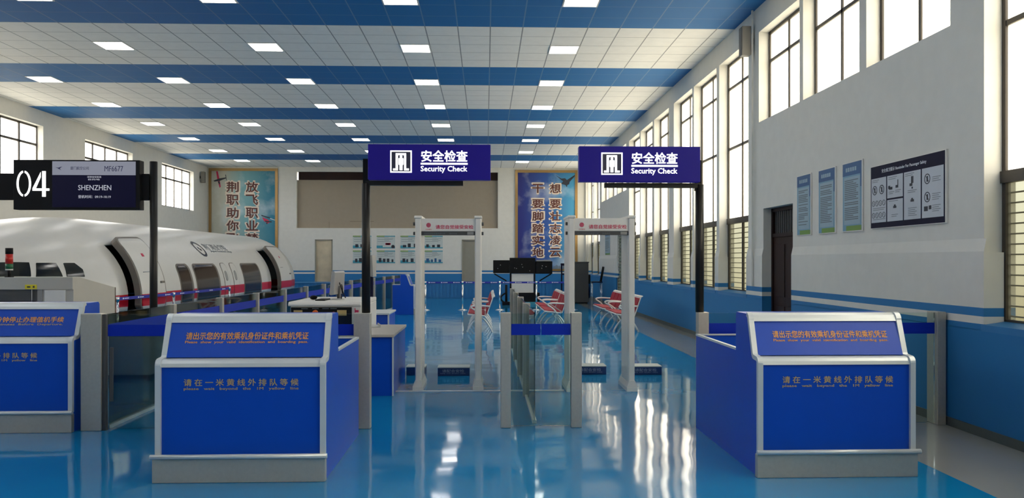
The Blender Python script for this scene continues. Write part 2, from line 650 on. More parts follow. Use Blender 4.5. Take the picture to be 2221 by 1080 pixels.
# left wall with high windows
LW = [(-4.4 + 0.2, -1.4), (1.4, 4.9), (7.4, 10.9), (13.4, 16.9), (19.5, 22.95), (25.3, 28.65), (31.2, 34.55)]
lw = G()
L0, L1 = 3.81, 5.5
lw.box(XL - WT, XL, YF, YB, 0, L0).box(XL - WT, XL, YF, YB, L1, H)
cur = YF
for a, b in LW + [(YB, YB)]:
    lw.box(XL - WT, XL, cur, a, L0, L1)
    cur = b
struct(lw.build('wall_left', 'wall'))
for a, b in LW:
    wn += 1
    f = G()
    x0, x1 = XL - 0.22, XL - 0.17
    for y in [a + (b - a) * i / 4 for i in range(5)]:
        f.box(x0, x1, max(a, y - 0.028), min(b, y + 0.028), L0, L1)
    f.box(x0, x1, a, b, L0, L0 + 0.05).box(x0, x1, a, b, L1 - 0.05, L1).box(x0, x1, a, b, 4.93, 4.99)
    wo_ = struct(f.build('window_%d' % wn, 'bronze'))
    G().box(XL - 0.197, XL - 0.193, a + 0.02, b - 0.02, L0 + 0.02, L1 - 0.02).build('pane', 'clear', wo_)

# back wall with the recessed screen and two doorways
RX0, RX1, RZ0, RZ1 = -8.66, 0.56, 3.14, 5.72
BD = [(-7.82, -7.02, 0.68, 2.62), (-1.10, -0.30, 0.68, 2.62)]
bw = G()
bw.box(XL, RX0, YB, YB + WT, 0, H).box(RX1, XR, YB, YB + WT, 0, H)
bw.box(RX0, RX1, YB, YB + WT, RZ1, H).box(RX0, RX1, YB, YB + WT, 2.62, RZ0)
bw.box(RX0, RX1, YB, YB + WT, 0, 0.68)
cur = RX0
for a, b, z0, z1 in BD:
    bw.box(cur, a, YB, YB + WT, 0.68, 2.62)
    cur = b
bw.box(cur, RX1, YB, YB + WT, 0.68, 2.62)
struct(bw.build('wall_back', 'wall'))
sc_ = thing('wall_screen', 'wide beige screen panel recessed high in the back wall under a dark valance', 'screen', (0, YB, RZ0))
G().box(RX0, RX1, 0.16, 0.2, 0.0, RZ1 - RZ0 - 0.36).build('screen_panel', 'shutter', sc_)
G().box(RX0 + 0.06, RX1, 0.10, 0.2, RZ1 - RZ0 - 0.36, RZ1 - RZ0).build('valance', 'wood', sc_)
seam = G().box(RX0 + 2.4, RX0 + 3.5, 0.155, 0.16, 0.31, 0.325).box(RX0 + 1.45, RX0 + 1.46, 0.155, 0.16, 0.0, 0.3)
seam.build('seam', 'plinth', sc_)
for i, (a, b, z0, z1) in enumerate(BD):
    d = struct(G().box(a, a + 0.05, YB - 0.02, YB + 0.12, z0, z1).box(b - 0.05, b, YB - 0.02, YB + 0.12, z0, z1).box(a, b, YB - 0.02, YB + 0.12, z1 - 0.05, z1).build('door_%d' % (i + 1), 'doorgrey'))
    G().box(a + 0.05, b - 0.05, YB + 0.06, YB + 0.10, z0, z1 - 0.05).build('door_leaf', 'foil' if i == 0 else 'doorgrey', d)

# right-hand doors
d0, d1, dz = DOORS[1]
dr = struct(G().box(XR + 0.13, XR + 0.2, d0, d0 + 0.06, 0, dz).box(XR + 0.13, XR + 0.2, d1 - 0.06, d1, 0, dz).box(XR + 0.13, XR + 0.2, d0, d1, dz - 0.06, dz).box(XR + 0.13, XR + 0.2, d0, d1, 2.02, 2.08).build('door_3', 'wood'))
lf = G().box(XR + 0.15, XR + 0.19, d0 + 0.06, d1 - 0.06, 0.01, 2.02)
for j in range(2):
    y = d0 + 0.14 + j * 0.56
    lf.box(XR + 0.14, XR + 0.15, y, y + 0.42, 0.2, 0.9).box(XR + 0.14, XR + 0.15, y, y + 0.42, 1.05, 1.9)
lf.build('door_leaf', 'wood', dr, 0.006)
gr = G().box(XR + 0.18, XR + 0.19, d0 + 0.06, d1 - 0.06, 2.08, dz - 0.06)
for i in range(12):
    y = d0 + 0.1 + i * 0.09
    gr.box(XR + 0.15, XR + 0.165, y, y + 0.015, 2.08, dz - 0.06)
gr.build('transom_grille', 'dgrey', dr)
d0, d1, dz = DOORS[4]
dr = struct(G().box(XR + 0.02, XR + 0.1, d0, d0 + 0.05, 0, dz).box(XR + 0.02, XR + 0.1, d1 - 0.05, d1, 0, dz).box(XR + 0.02, XR + 0.1, d0, d1, dz - 0.05, dz).build('door_4', 'doorgrey'))
sl = G().box(XR + 0.08, XR + 0.1, d0 + 0.05, d1 - 0.05, 0.01, dz - 0.05)
for i in range(22):
    z = 0.06 + i * 0.112
    sl.prism([(XR + 0.03, z), (XR + 0.08, z + 0.05), (XR + 0.08, z + 0.09)], d0 + 0.05, d1 - 0.05, 'y')
sl.build('shutter_slats', 'blind', dr)

# stage along the back wall
st = thing('stage', 'low blue stage with ribbed front along the back wall', 'stage', (0, 34.3, 0))
G().box(-11.6, 4.5, 0.02, 1.88, 0, 0.66).build('platform', 'bluepaint', st)
rb = G()
x = -11.6
while x < 4.45:
    rb.box(x, x + 0.10, 0.0, 0.03, 0.02, 0.64)
    x += 0.16
rb.build('ribbed_front', 'bluepaint', st)
G().box(-11.6, 4.5, -0.02, 1.88, 0.66, 0.685).build('stage_top', 'bluepaint', st)

# ------------------------------------------------------------------ ceiling lights
ORD = ['nearest', 'second', 'third', 'fourth', 'fifth', 'sixth', 'seventh', 'eighth', 'unseen ninth', 'unseen tenth', 'unseen eleventh', 'unseen twelfth', 'unseen thirteenth']
lamp0 = None
for r in range(7, -6, -1):  # negative rows are out of view, added to brighten the foreground counters
    y = 12.9 + 3.0 * r
    n = 5 * r
    stripe = 'blue' if n % 8 < 3 else 'white'
    for c in range(5):
        x = 1.585 - 3.0 * c
        rowname = 'row nearest back wall' if r == 7 else ('%s row from back wall' % ORD[7 - r])
        colname = 'nearest right wall' if c == 0 else ('%s from right wall' % ORD[c])
        lab = 'square white LED panel in %s tiles, %s, %s' % (stripe, rowname, colname)
        if lamp0 is None:
            lamp0 = thing('ceiling_light', lab, 'ceiling light', (x, y, H), 0, 'square LED ceiling panels')
            fr = G()
            for q in ((-.3, .3, -.3, -.275), (-.3, .3, .275, .3), (-.3, -.275, -.275, .275), (.275, .3, -.275, .275)):
                fr.box(q[0], q[1], q[2], q[3], -0.012, 0.02)
            fr.build('frame', 'white', lamp0)
            G().box(-.275, .275, -.275, .275, -0.008, 0.02).build('diffuser', 'led', lamp0)
        else:
            dup(lamp0, (x, y, H), 0, lab)


# ------------------------------------------------------------------ counters
def arc(cy, cz, r, a0, a1, n=5):
    return [(cy + r * math.cos(R(a0 + (a1 - a0) * i / n)), cz + r * math.sin(R(a0 + (a1 - a0) * i / n))) for i in range(n + 1)]


def counter(label, loc, W, tall=0.53, deep=1.55, rz=0, up=None, low=None):
    """front face at local y=0, width W centred on x"""
    t = thing('check_in_counter', label, 'counter', loc, rz)
    hw = W / 2
    front = [(0.0, 0.19), (0.0, 0.85)] + arc(0.035, 0.86, 0.035, 180, 90) + [(0.09, 0.900)] + arc(0.09, 0.93, 0.03, -90, -15)[1:] + [(0.205, 1.165)] + arc(0.255, 1.165, 0.05, 165, 90)
    prof = [(0.02, 0.0), (0.02, 0.19)] + front[1:] + [(tall - 0.02, 1.215), (tall, 1.195), (tall, 0.905), (deep, 0.905), (deep, 0.0)]
    for sgn in (-1, 1):
        a, b = sorted((sgn * (hw - 0.006), sgn * (hw - 0.028)))
        G().prism(prof, a, b, 'x').build('side_panel', 'blue', t)
        # rounded aluminium edging following the front of the side panel
        out = []
        for (y, z) in front:
            out.append((y, z))
        edge = G()
        a, b = sorted((sgn * hw, sgn * (hw - 0.04)))
        inner = []
        for i, (y, z) in enumerate(front):
            p, q = front[max(0, i - 1)], front[min(len(front) - 1, i + 1)]
            d = Vector((q[0] - p[0], q[1] - p[1])).normalized()
            inner.append((y + d.y * 0.022, z - d.x * 0.022))
        outer = []
        for i, (y, z) in enumerate(front):
            p, q = front[max(0, i - 1)], front[min(len(front) - 1, i + 1)]
            d = Vector((q[0] - p[0], q[1] - p[1])).normalized()
            outer.append((y - d.y * 0.012, z + d.x * 0.012))
        for i in range(len(front) - 1):
            edge.prism([outer[i], outer[i + 1], inner[i + 1], inner[i]], a, b, 'x')
        edge.build('edge_trim', 'trim', t)
        a, b = sorted((sgn * (hw - 0.002), sgn * (hw - 0.032)))
        G().box(a, b, tall + 0.002, deep, 0.900, 0.918).build('side_cap', 'trim', t)
    G().box(-hw + 0.028, hw - 0.028, 0.012, 0.03, 0.19, 0.86).build('lower_front_panel', 'blue', t)
    G().prism([(0.0955, 0.907), (0.215, 1.175), (0.235, 1.165), (0.115, 0.90)], -hw + 0.041, hw - 0.041, 'x').build('upper_front_panel', 'blue', t)
    G().prism([(0.0, 0.845), (0.005, 0.872), (0.02, 0.892), (0.04, 0.900), (0.11, 0.900), (0.11, 0.88), (0.03, 0.865)], -hw + 0.03, hw - 0.03, 'x').build('ledge_trim', 'trim', t)
    G().prism([(0.195, 1.160), (0.207, 1.185), (0.225, 1.206), (0.255, 1.220), (0.30, 1.222), (0.30, 1.19), (0.225, 1.165)], -hw + 0.03, hw - 0.03, 'x').build('top_trim', 'trim', t)
    G().box(-hw + 0.028, hw - 0.028, 0.30, tall, 1.19, 1.215).build('top_shelf', 'blue', t)
    G().box(-hw + 0.028, hw - 0.028, tall - 0.02, tall, 0.72, 1.19).build('back_panel', 'blue', t)
    G().box(-hw + 0.028, hw - 0.028, tall, deep, 0.72, 0.745).build('desk_top', 'laminate', t)
    G().box(-hw + 0.028, hw - 0.028, deep - 0.02, deep, 0.0, 0.905).build('rear_panel', 'blue', t)
    G().box(-hw + 0.028, hw - 0.028, deep - 0.03, deep + 0.004, 0.905, 0.918).build('rear_cap', 'trim', t)
    G().box(-hw - 0.012, hw + 0.004, -0.035, 0.02, 0.0, 0.175).box(-hw + 0.02, hw - 0.02, 0.02, 0.03, 0, 0.19).build('kick_plate', 'steel', t, 0.004)
    bar = G().cyl((-hw - 0.02, -0.045, 0.195), (hw + 0.02, -0.045, 0.195), 0.018, n=12)
    bar.box(-hw, hw, -0.045, 0.012, 0.178, 0.188)
    bar.build('bumper_rail', 'trim', t)
    sl = Vector((0.107, 0.24)).normalized()
    def fu(u, v, d):
        s_ = v - 0.935
        return (u, 0.108 + s_ * sl.x / sl.y - d * sl.y - 0.001, v + d * sl.x)
    for (body, x0, x1, z0, z1, m, bold) in (up or []):
        text(body, 'lettering', t, m, x0, x1, z0, z1, fu, bold=bold)
    for (body, x0, x1, z0, z1, m, bold) in (low or []):
        text(body, 'lettering', t, m, x0, x1, z0, z1, y=0.0115, bold=bold)
    return t


UP_CN = '请出示您的有效乘机身份证件和乘机凭证'
UP_EN = 'Please  show  your  valid  identification  and  boarding  pass.'
LO_CN = '请 在 一 米 黄 线 外 排 队 等 候'
LO_EN = 'please   wait   beyond   the   1M   yellow   line'
counter('blue counter in the left foreground, its tall front facing the camera', (-1.81, 5.86, 0), 1.245,
        up=[(UP_CN, -0.46, 0.46, 1.034, 1.087, 'orange', 0.012), (UP_EN, -0.46, 0.46, 1.002, 1.026, 'orange', 0.006)],
        low=[(LO_CN, -0.42, 0.42, 0.705, 0.757, 'yellowgrey', 0.01), (LO_EN, -0.42, 0.42, 0.670, 0.695, 'yellowgrey', 0.01)])
counter('blue counter in the right foreground beside the right wall', (2.655, 5.85, 0), 1.21, deep=1.75,
        up=[(UP_CN, -0.43, 0.47, 1.034, 1.087, 'orange', 0.012), (UP_EN, -0.43, 0.47, 1.002, 1.026, 'orange', 0.006)],
        low=[(LO_CN, -0.41, 0.44, 0.705, 0.757, 'yellowgrey', 0.01), (LO_EN, -0.41, 0.44, 0.670, 0.695, 'yellowgrey', 0.01)])
counter('blue counter cut by the left picture edge, below the X-ray machine', (-4.56, 7.60, 0), 1.26,
        up=[('航班起飞前30分钟停止办理值机手续', -0.58, 0.46, 1.034, 1.087, 'orange', 0.012), ('rture  Closes  30  minutes  Before  Departure.', -0.58, 0.46, 1.002, 1.026, 'yellowgrey', 0.006)],
        low=[(LO_CN, -0.62, 0.29, 0.705, 0.757, 'yellowgrey', 0.01), (LO_EN, -0.62, 0.29, 0.670, 0.695, 'yellowgrey', 0.01)])
counter('small far blue counter standing side on, left of the left metal detector', (-2.17, 24.2, 0), 0.62, tall=0.42, deep=0.66, rz=R(90))

# ------------------------------------------------------------------ glass barriers
PH = 1.125


def post(parent, x0, x1, y0, y1, name='post'):
    return G().box(x0, x1, y0, y1, 0, PH).build(name, 'steel', parent, 0.006)


def pane_x(parent, x0, x1, y):
    p = G().box(x0, x1, y - 0.006, y + 0.006, 0.015, PH - 0.01).build('glass_panel', 'glass', parent)
    G().box(x0, x1, y - 0.009, y - 0.0065, 0.905, 1.015).build('blue_stripe', 'bluefilm', p)
    return p


def pane_y(parent, xa, ya, xb, yb):
    dx, dy = xb - xa, yb - ya
    L = math.hypot(dx, dy)
    nx, ny = dy / L * 0.006, -dx / L * 0.006
    def slab(name, m, par, z0, z1, k0, k1, e=0.0):
        g = G()
        g.prism([(xa + nx * k0, ya + ny * k0), (xb + nx * k0, yb + ny * k0), (xb + nx * k1, yb + ny * k1), (xa + nx * k1, ya + ny * k1)], z0, z1, 'z')
        return g.build(name, m, par)
    p = slab('glass_panel', 'glass', parent, 0.03, PH - 0.01, -1, 1)
    slab('blue_stripe', 'bluefilm', p, 0.905, 1.015, 1.1, 1.5)
    slab('base_rail', 'trim', parent, 0.0, 0.03, -3.5, 3.5)


GY = 7.67
g = thing('glass_gate', 'glass double gate with blue stripe between two steel posts, in the centre', 'gate', (0.54, GY, 0))
post(g, -0.395, -0.295, -0.03, 0.06)
post(g, 0.295, 0.40, -0.03, 0.06)
pane_x(g, -0.290, -0.004, 0.0)
pane_x(g, 0.004, 0.290, 0.0)
g = thing('glass_gate', 'glass gate beside the left picture edge counter, with a wide steel post', 'gate', (-2.45, GY, 0))
post(g, -1.43, -1.235, -0.03, 0.07)
post(g, 1.17, 1.33, -0.03, 0.07)
G().box(-1.235, -1.20, -0.01, 0.05, 0, PH - 0.01).build('hinge_strip', 'dgrey', g)
pane_x(g, -1.19, -0.32, 0.02)
pane_x(g, -0.31, 0.62, 0.02)
pane_x(g, 0.63, 1.165, 0.02)
G().box(-1.16, -1.13, -0.02, 0.0, 0.28, 0.80).build('pull_handle', 'dgrey', g)
g = thing('glass_gate', 'glass gate between the right counter and the right wall', 'gate', (3.3, GY, 0))
post(g, -1.21, -1.105, -0.03, 0.07)
post(g, 1.185, 1.274, -0.03, 0.16)
pane_x(g, -1.10, -0.03, 0.02)
pane_x(g, -0.02, 1.18, 0.02)

g = thing('glass_fence', 'glass fence running straight back from the centre gate', 'fence', (0.49, 7.8, 0))
ys = [1.63, 3.25, 4.95, 6.6]
for y in ys:
    post(g, -0.045, 0.045, y - 0.04, y + 0.04)
for a, b in zip([0.0] + ys[:-1], ys):
    pane_y(g, 0.0, a + 0.06, 0.0, b - 0.05)
g = thing('glass_fence', 'long glass fence with blue stripe running back beside the aircraft', 'fence', (-3.68, 7.7, 0))
ys = [1.62 * i for i in range(1, 15)]
fx = lambda y: 0.014 * max(0, y - 2) + 0.05 * max(0, y - 14.5)
for y in ys:
    post(g, fx(y) - 0.045, fx(y) + 0.045, y - 0.04, y + 0.04)
for a, b in zip([0.0] + ys[:-1], ys):
    pane_y(g, fx(a), a + 0.06, fx(b), b - 0.05)


# ------------------------------------------------------------------ hanging signs on posts
def security_sign(name, label, px, x0, x1, zb, zt, arm0, arm1, plate):
    """pole at x=px on the gate line, sign box between x0 and x1"""
    t = thing(name, label, 'sign', (px, GY + 0.02, PH))
    def L(x):
        return x - px
    z0, z1 = zb - PH, zt - PH
    G().cyl((0, 0, 0), (0, 0, 1.26), 0.041, n=20).build('pole', 'black', t)
    G().box(L(plate) - 0.03, L(plate) + 0.03, -0.02, 0.03, 1.20, 1.50).build('bracket', 'blackmatt', t)
    G().box(L(arm0), L(arm1), -0.03, 0.03, z0 - 0.046, z0 - 0.001).build('arm', 'black', t)
    G().box(L(x0), L(x1), -0.13, -0.03, z0, z1).build('sign_box', 'signblue', t, 0.004)
    W, Hh = x1 - x0, z1 - z0
    yy = -0.131
    u = lambda f: L(x0) + W * f
    v = lambda f: z0 + Hh * f
    # pictogram: frame, dark infill, arch, walking person
    a, b, c, d = u(0.182), u(0.357), v(0.195), v(0.82)
    G().box(a + 0.01, b - 0.01, yy - 0.001, yy + 0.0005, c + 0.01, d - 0.01).build('pictogram_field', 'signdark', t)
    e = 0.012
    pic = G()
    pic.box(a, b, yy - 0.004, yy, c, c + e).box(a, b, yy - 0.004, yy, d - e, d).box(a, a + e, yy - 0.004, yy, c + e, d - e).box(b - e, b, yy - 0.004, yy, c + e, d - e)
    w_, h_ = b - a, d - c
    P = lambda i, j: (a + w_ * i, c + h_ * j)
    arch = [P(.13, .10), P(.13, .19), P(.25, .19), P(.25, .88), P(.74, .88), P(.74, .19), P(.87, .19), P(.87, .10), P(.64, .10), P(.64, .79), P(.36, .79), P(.36, .10)]
    pic.prism(arch, yy - 0.004, yy, 'y')
    body = [P(.43, .11), P(.43, .35), P(.385, .36), P(.385, .63), P(.40, .655), P(.60, .655), P(.615, .63), P(.615, .36), P(.57, .35), P(.57, .11)]
    pic.prism(body, yy - 0.004, yy, 'y')
    hx, hz = P(.5, .72)
    pic.cyl((hx, yy - 0.004, hz), (hx, yy, hz), w_ * 0.065, n=14)
    pic.build('pictogram', 'signwhite', t)
    text('安全检查', 'lettering', t, 'signwhite', u(.435), u(.81), v(.51), v(.825), y=yy, bold=0.022)
    G().box(u(.43), u(.812), yy - 0.004, yy, v(.425), v(.475)).build('underline', 'signwhite', t)
    text('Security Check', 'lettering', t, 'signwhite', u(.43), u(.808), v(.19), v(.385), y=yy, bold=0.018)
    return t


security_sign('security_sign', 'lit blue security check sign on a black pole, left of centre', -1.167, -1.130, 0.047, 2.412, 2.752, -1.17, -0.22, -1.165)
security_sign('security_sign', 'lit blue security check sign on a black pole, in front of the tall windows', 2.115, 0.903, 2.087, 2.398, 2.742, 1.17, 2.12, 2.10)

# gate number sign 04
t = thing('departure_sign', 'black gate 04 sign with flight screen on a black pole', 'sign', (-3.86, 9.25, 0))
G().cyl((0, 0, 0.02), (0, 0, 2.785), 0.043, n=20).build('pole', 'black', t)
G().cyl((0, 0, 0), (0, 0, 0.02), 0.10, n=24).build('base_plate', 'black', t)
for x0, x1 in ((-0.12, -0.04), (-2.35, -1.50)):
    G().box(x0, x1, -0.03, 0.03, 2.335, 2.64).build('connector', 'blackmatt', t)
G().box(-1.545, -0.122, -0.09, 0.03, 2.22, 2.79).build('sign_box', 'blackmatt', t, 0.004)
yy = -0.091
X = lambda p: -1.545 + (p - 49) * 1.423 / 263
Z = lambda p: 2.79 - (p - 352) * 0.57 / 105
G().box(X(130), X(304), yy - 0.002, yy, Z(384), Z(355)).build('screen_header', 'screenhead', t)
G().box(X(130), X(304), yy - 0.002, yy, Z(452), Z(384)).build('screen', 'screendark', t)
text('MF6677', 'lettering', t, 'screenink', X(239), X(278), Z(376), Z(364.5), y=yy - 0.002, bold=0.0)
text('厦门航空公司', 'lettering', t, 'screenink', X(168), X(206), Z(373), Z(366), y=yy - 0.002)
text('SHENZHEN', 'lettering', t, 'screentext', X(184), X(253), Z(416), Z(405), y=yy - 0.002)
text('登机时间：09:19-10:19', 'lettering', t, 'screentext', X(184), X(252), Z(433), Z(426.5), y=yy - 0.002)
text('深圳宝安机场', 'lettering', t, 'screentext', X(203), X(232), Z(390), Z(386), y=yy - 0.002)
text('目的地', 'lettering', t, 'screentext', X(205), X(229), Z(395), Z(391.5), y=yy - 0.002)
bird = [(X(136), Z(367.5)), (X(143), Z(368.5)), (X(147), Z(367)), (X(151), Z(366.5)), (X(147), Z(369)), (X(146), Z(371)), (X(149), Z(374)), (X(143), Z(371)), (X(140), Z(369))]
G().prism(bird, yy - 0.004, yy - 0.002, 'y').build('bird_emblem', 'screenink', t)
dg = G()
zc_, zr = (Z(375) + Z(430)) / 2, (Z(375) - Z(430)) / 2
cx_, xr = (X(56) + X(86)) / 2, (X(86) - X(56)) / 2
for a0, a1 in ((98, 262), (-82, 82)):
    N = 22
    for i in range(N):
        t0, t1 = R(a0 + (a1 - a0) * i / N), R(a0 + (a1 - a0) * (i + 1) / N)
        q = [(cx_ + xr * k * math.cos(s_), zc_ + zr * kk * math.sin(s_)) for (k, kk, s_) in ((1, 1, t0), (1, 1, t1), (.72, .84, t1), (.72, .84, t0))]
        dg.prism(q, yy - 0.004, yy, 'y')
dg.prism([(X(109), Z(376)), (X(116.5), Z(376)), (X(116.5), Z(430)), (X(109), Z(430))], yy - 0.004, yy, 'y')
dg.prism([(X(89), Z(412.5)), (X(89), Z(417.5)), (X(124), Z(417.5)), (X(124), Z(412.5))], yy - 0.0041, yy, 'y')
dg.prism([(X(89), Z(412.5)), (X(96), Z(412.5)), (X(106), Z(389)), (X(106), Z(378))], yy - 0.0042, yy, 'y')
dg.build('gate_number', 'signwhite', t)


# ------------------------------------------------------------------ walk-through metal detectors
def detector(label, loc, W):
    t = thing('metal_detector', label, 'metal detector', loc)
    hw = W / 2
    for s in (-1, 1):
        a, b = sorted((s * hw, s * (hw - 0.075)))
        c = G()
        c.box(a, b, 0.0, 0.56, 0.10, 2.17)
        c.box(a - 0.006, b + 0.006, 0.05, 0.51, 0.10, 2.172)
        col = c.build('side_column', 'white', t, 0.015, 3)
        G().box(a - 0.03, b + 0.03, -0.03, 0.60, 0.0, 0.05).prism([(a - 0.03, 0.05), (b + 0.03, 0.05), (b, 0.13), (a, 0.13)], -0.02, 0.58, 'y').build('foot', 'white', col)
        G().box(a - 0.012, b + 0.012, -0.012, 0.57, 2.165, 2.20).build('cap', 'white', col, 0.01)
        x = b if s > 0 else a
        G().cyl((x, 0.09, 2.10), (x + s * 0.03, 0.09, 2.10), 0.022, n=12).cyl((x, 0.09, 1.98), (x + s * 0.03, 0.09, 1.98), 0.022, n=12).build('knob', 'dgrey', col)
    h = hw - 0.075
    G().box(-h, h, 0.03, 0.50, 2.005, 2.165).build('header', 'white', t, 0.004)
    G().box(-h, h, 0.025, 0.06, 1.955, 2.003).build('control_bar', 'dgrey', t)
    G().box(h - 0.10, h - 0.02, 0.02, 0.03, 1.962, 1.997).build('display', 'grey', t)
    yy = 0.03
    X = lambda f: -h + 2 * h * f
    text('请您自觉接受安检', 'lettering', t, 'redink', X(.265), X(.965), 2.035, 2.085, y=yy, bold=0.02)
    e = G()
    cx, cz = X(.135), 2.083
    for k in range(4):
        r0 = 0.0285 - 0.0075 * k
        N = 24
        for i in range(N):
            a0, a1 = 2 * math.pi * i / N, 2 * math.pi * (i + 1) / N
            e.prism([(cx + r * math.cos(q), cz + r * math.sin(q)) for r, q in ((r0, a0), (r0, a1), (r0 - 0.0055, a1), (r0 - 0.0055, a0))], yy - 0.002, yy, 'y')
    e.build('round_emblem', 'redink', t)
    text('中安警科', 'lettering', t, 'redink', X(.08), X(.195), 2.020, 2.036, y=yy)
    text('深圳市安检设备有限公司', 'lettering', t, 'inkgrey', X(.05), X(.44), 1.968, 1.985, y=0.025)
    text('服务热线', 'lettering', t, 'inkgrey', X(.52), X(.66), 1.968, 1.985, y=0.025)
    return t


detector('left white walk-through metal detector, under the left security sign', (-0.473, 9.9, 0), 0.83)
detector('right white walk-through metal detector, in front of the dark cabinet', (1.45, 9.75, 0), 0.83)
tag(G().box(-1.25, 0.98, 9.78, 9.83, 0, 0.012).build('cable_cover', 'trim'), 'thin pale cable cover strip on the floor under the left metal detector', 'cable cover')


# low step platforms
def platform(label, x0, x1, y0, y1, words=True):
    xc = (x0 + x1) / 2
    t = thing('step_platform', label, 'platform', (xc, y0, 0), 0, 'low blue step platforms')
    w_ = (x1 - x0) / 2
    G().box(-w_, w_, 0, y1 - y0, 0, 0.112).build('body', 'navytile', t, 0.004)
    G().box(-w_ - 0.004, w_ + 0.004, -0.004, y1 - y0 + 0.004, 0.112, 0.124).build('tread', 'platform', t)
    if words:
        text('请配合安检', 'lettering', t, 'inkgrey2', -w_ * 0.72, w_ * 0.66, 0.050, 0.094, y=-0.0005)
        text('PLEASE  WITH  SECURITY  CHECK', 'lettering', t, 'inkgrey2', -w_ * 0.84, w_ * 0.75, 0.030, 0.042, y=-0.0005)
    return t


M['inkgrey2'] = mat('pale_blue_ink', (0.26, 0.33, 0.45), 0.5)
platform('low blue step platform lying inside the left metal detector', -0.68, -0.23, 11.13, 11.43)
platform('low blue step platform left of the right column of the right detector', 1.28, 1.73, 11.2, 11.5)
platform('low blue step platform right of the right metal detector', 2.07, 2.52, 11.15, 11.45)
platform('low blue step platform left of the left detector, behind its column', -1.13, -0.86, 11.2, 11.5, False)


# ------------------------------------------------------------------ benches
def bez(p0, p1, p2, p3, n=8):
    o = []
    for i in range(n + 1):
        t = i / n
        o.append(tuple((1 - t) ** 3 * a + 3 * t * (1 - t) ** 2 * b + 3 * t * t * (1 - t) * c + t ** 3 * d for a, b, c, d in zip(p0, p1, p2, p3)))
    return o


def bench(label, loc):
    t = thing('waiting_bench', label, 'bench', loc, 0, 'red cushioned waiting benches')
    n, w_ = 3, 0.55
    Lh = n * w_ / 2
    G().box(0.0, 0.07, -Lh + 0.05, Lh - 0.05, 0.315, 0.375).build('beam', 'chairwhite', t)
    for sgn in (-1, 1):
        y = sgn * (Lh - 0.24)
        l1 = G().tube(bez((0.03, y, 0.33), (-0.10, y, 0.30), (-0.20, y, 0.20), (-0.28, y, 0.02)), 0.022)
        l1.tube(bez((0.03, y, 0.33), (0.12, y, 0.30), (0.20, y, 0.18), (0.28, y, 0.02)), 0.022)
        l1.cyl((-0.28, y, 0), (-0.28, y, 0.025), 0.024, n=12).cyl((0.28, y, 0), (0.28, y, 0.025), 0.024, n=12)
        l1.build('leg', 'chairwhite', t)
    for i in range(n):
        yc = -Lh + w_ * (i + 0.5)
        a, b = yc - w_ / 2 + 0.012, yc + w_ / 2 - 0.012
        st_ = G().prism([(-0.27, 0.405), (-0.28, 0.425), (-0.26, 0.44), (0.12, 0.40), (0.15, 0.385), (0.13, 0.37)], a, b, 'y').build('seat', 'chairwhite', t, 0.006)
        G().prism([(-0.265, 0.437), (-0.255, 0.462), (0.10, 0.428), (0.12, 0.402)], a + 0.01, b - 0.01, 'y').build('seat_cushion', 'red', st_, 0.012)
        bk = G().prism([(0.145, 0.38), (0.165, 0.375), (0.315, 0.80), (0.355, 0.825), (0.345, 0.84), (0.295, 0.82)], a, b, 'y').build('backrest', 'chairwhite', t, 0.006)
        G().prism([(0.140, 0.43), (0.155, 0.425), (0.283, 0.785), (0.262, 0.785)], a + 0.015, b - 0.015, 'y').build('back_cushion', 'red', bk, 0.01)
    for i in (0, n):
        y = -Lh + w_ * i + (0.02 if i == 0 else -0.02)
        arm = bez((0.235, y, 0.60), (0.05, y, 0.615), (-0.14, y, 0.63), (-0.19, y, 0.595), 8)
        arm += bez((-0.19, y, 0.595), (-0.22, y, 0.55), (-0.05, y, 0.54), (0.03, y, 0.36), 8)[1:]
        G().tube(arm, 0.019, flat=1.0).build('armrest', 'chairwhite', t)
    return t


b0 = bench('red cushioned white bench seen end on, just behind the left detector column', (-0.14, 18.6, 0))
dup(b0, (-0.14, 20.7, 0), 0, 'red cushioned bench farther back in the left row, behind its nearer twin')
dup(b0, (1.68, 19.6, 0), 0, 'red cushioned bench behind the centre glass gate, nearer of its row')
dup(b0, (1.68, 21.5, 0), 0, 'red cushioned bench behind the centre gate, farther of its row')
dup(b0, (3.22, 18.5, 0), 0, 'red cushioned bench beside the right wall, behind the right detector column')
dup(b0, (3.22, 20.65, 0), 0, 'red cushioned bench beside the right wall, seen through the right detector')


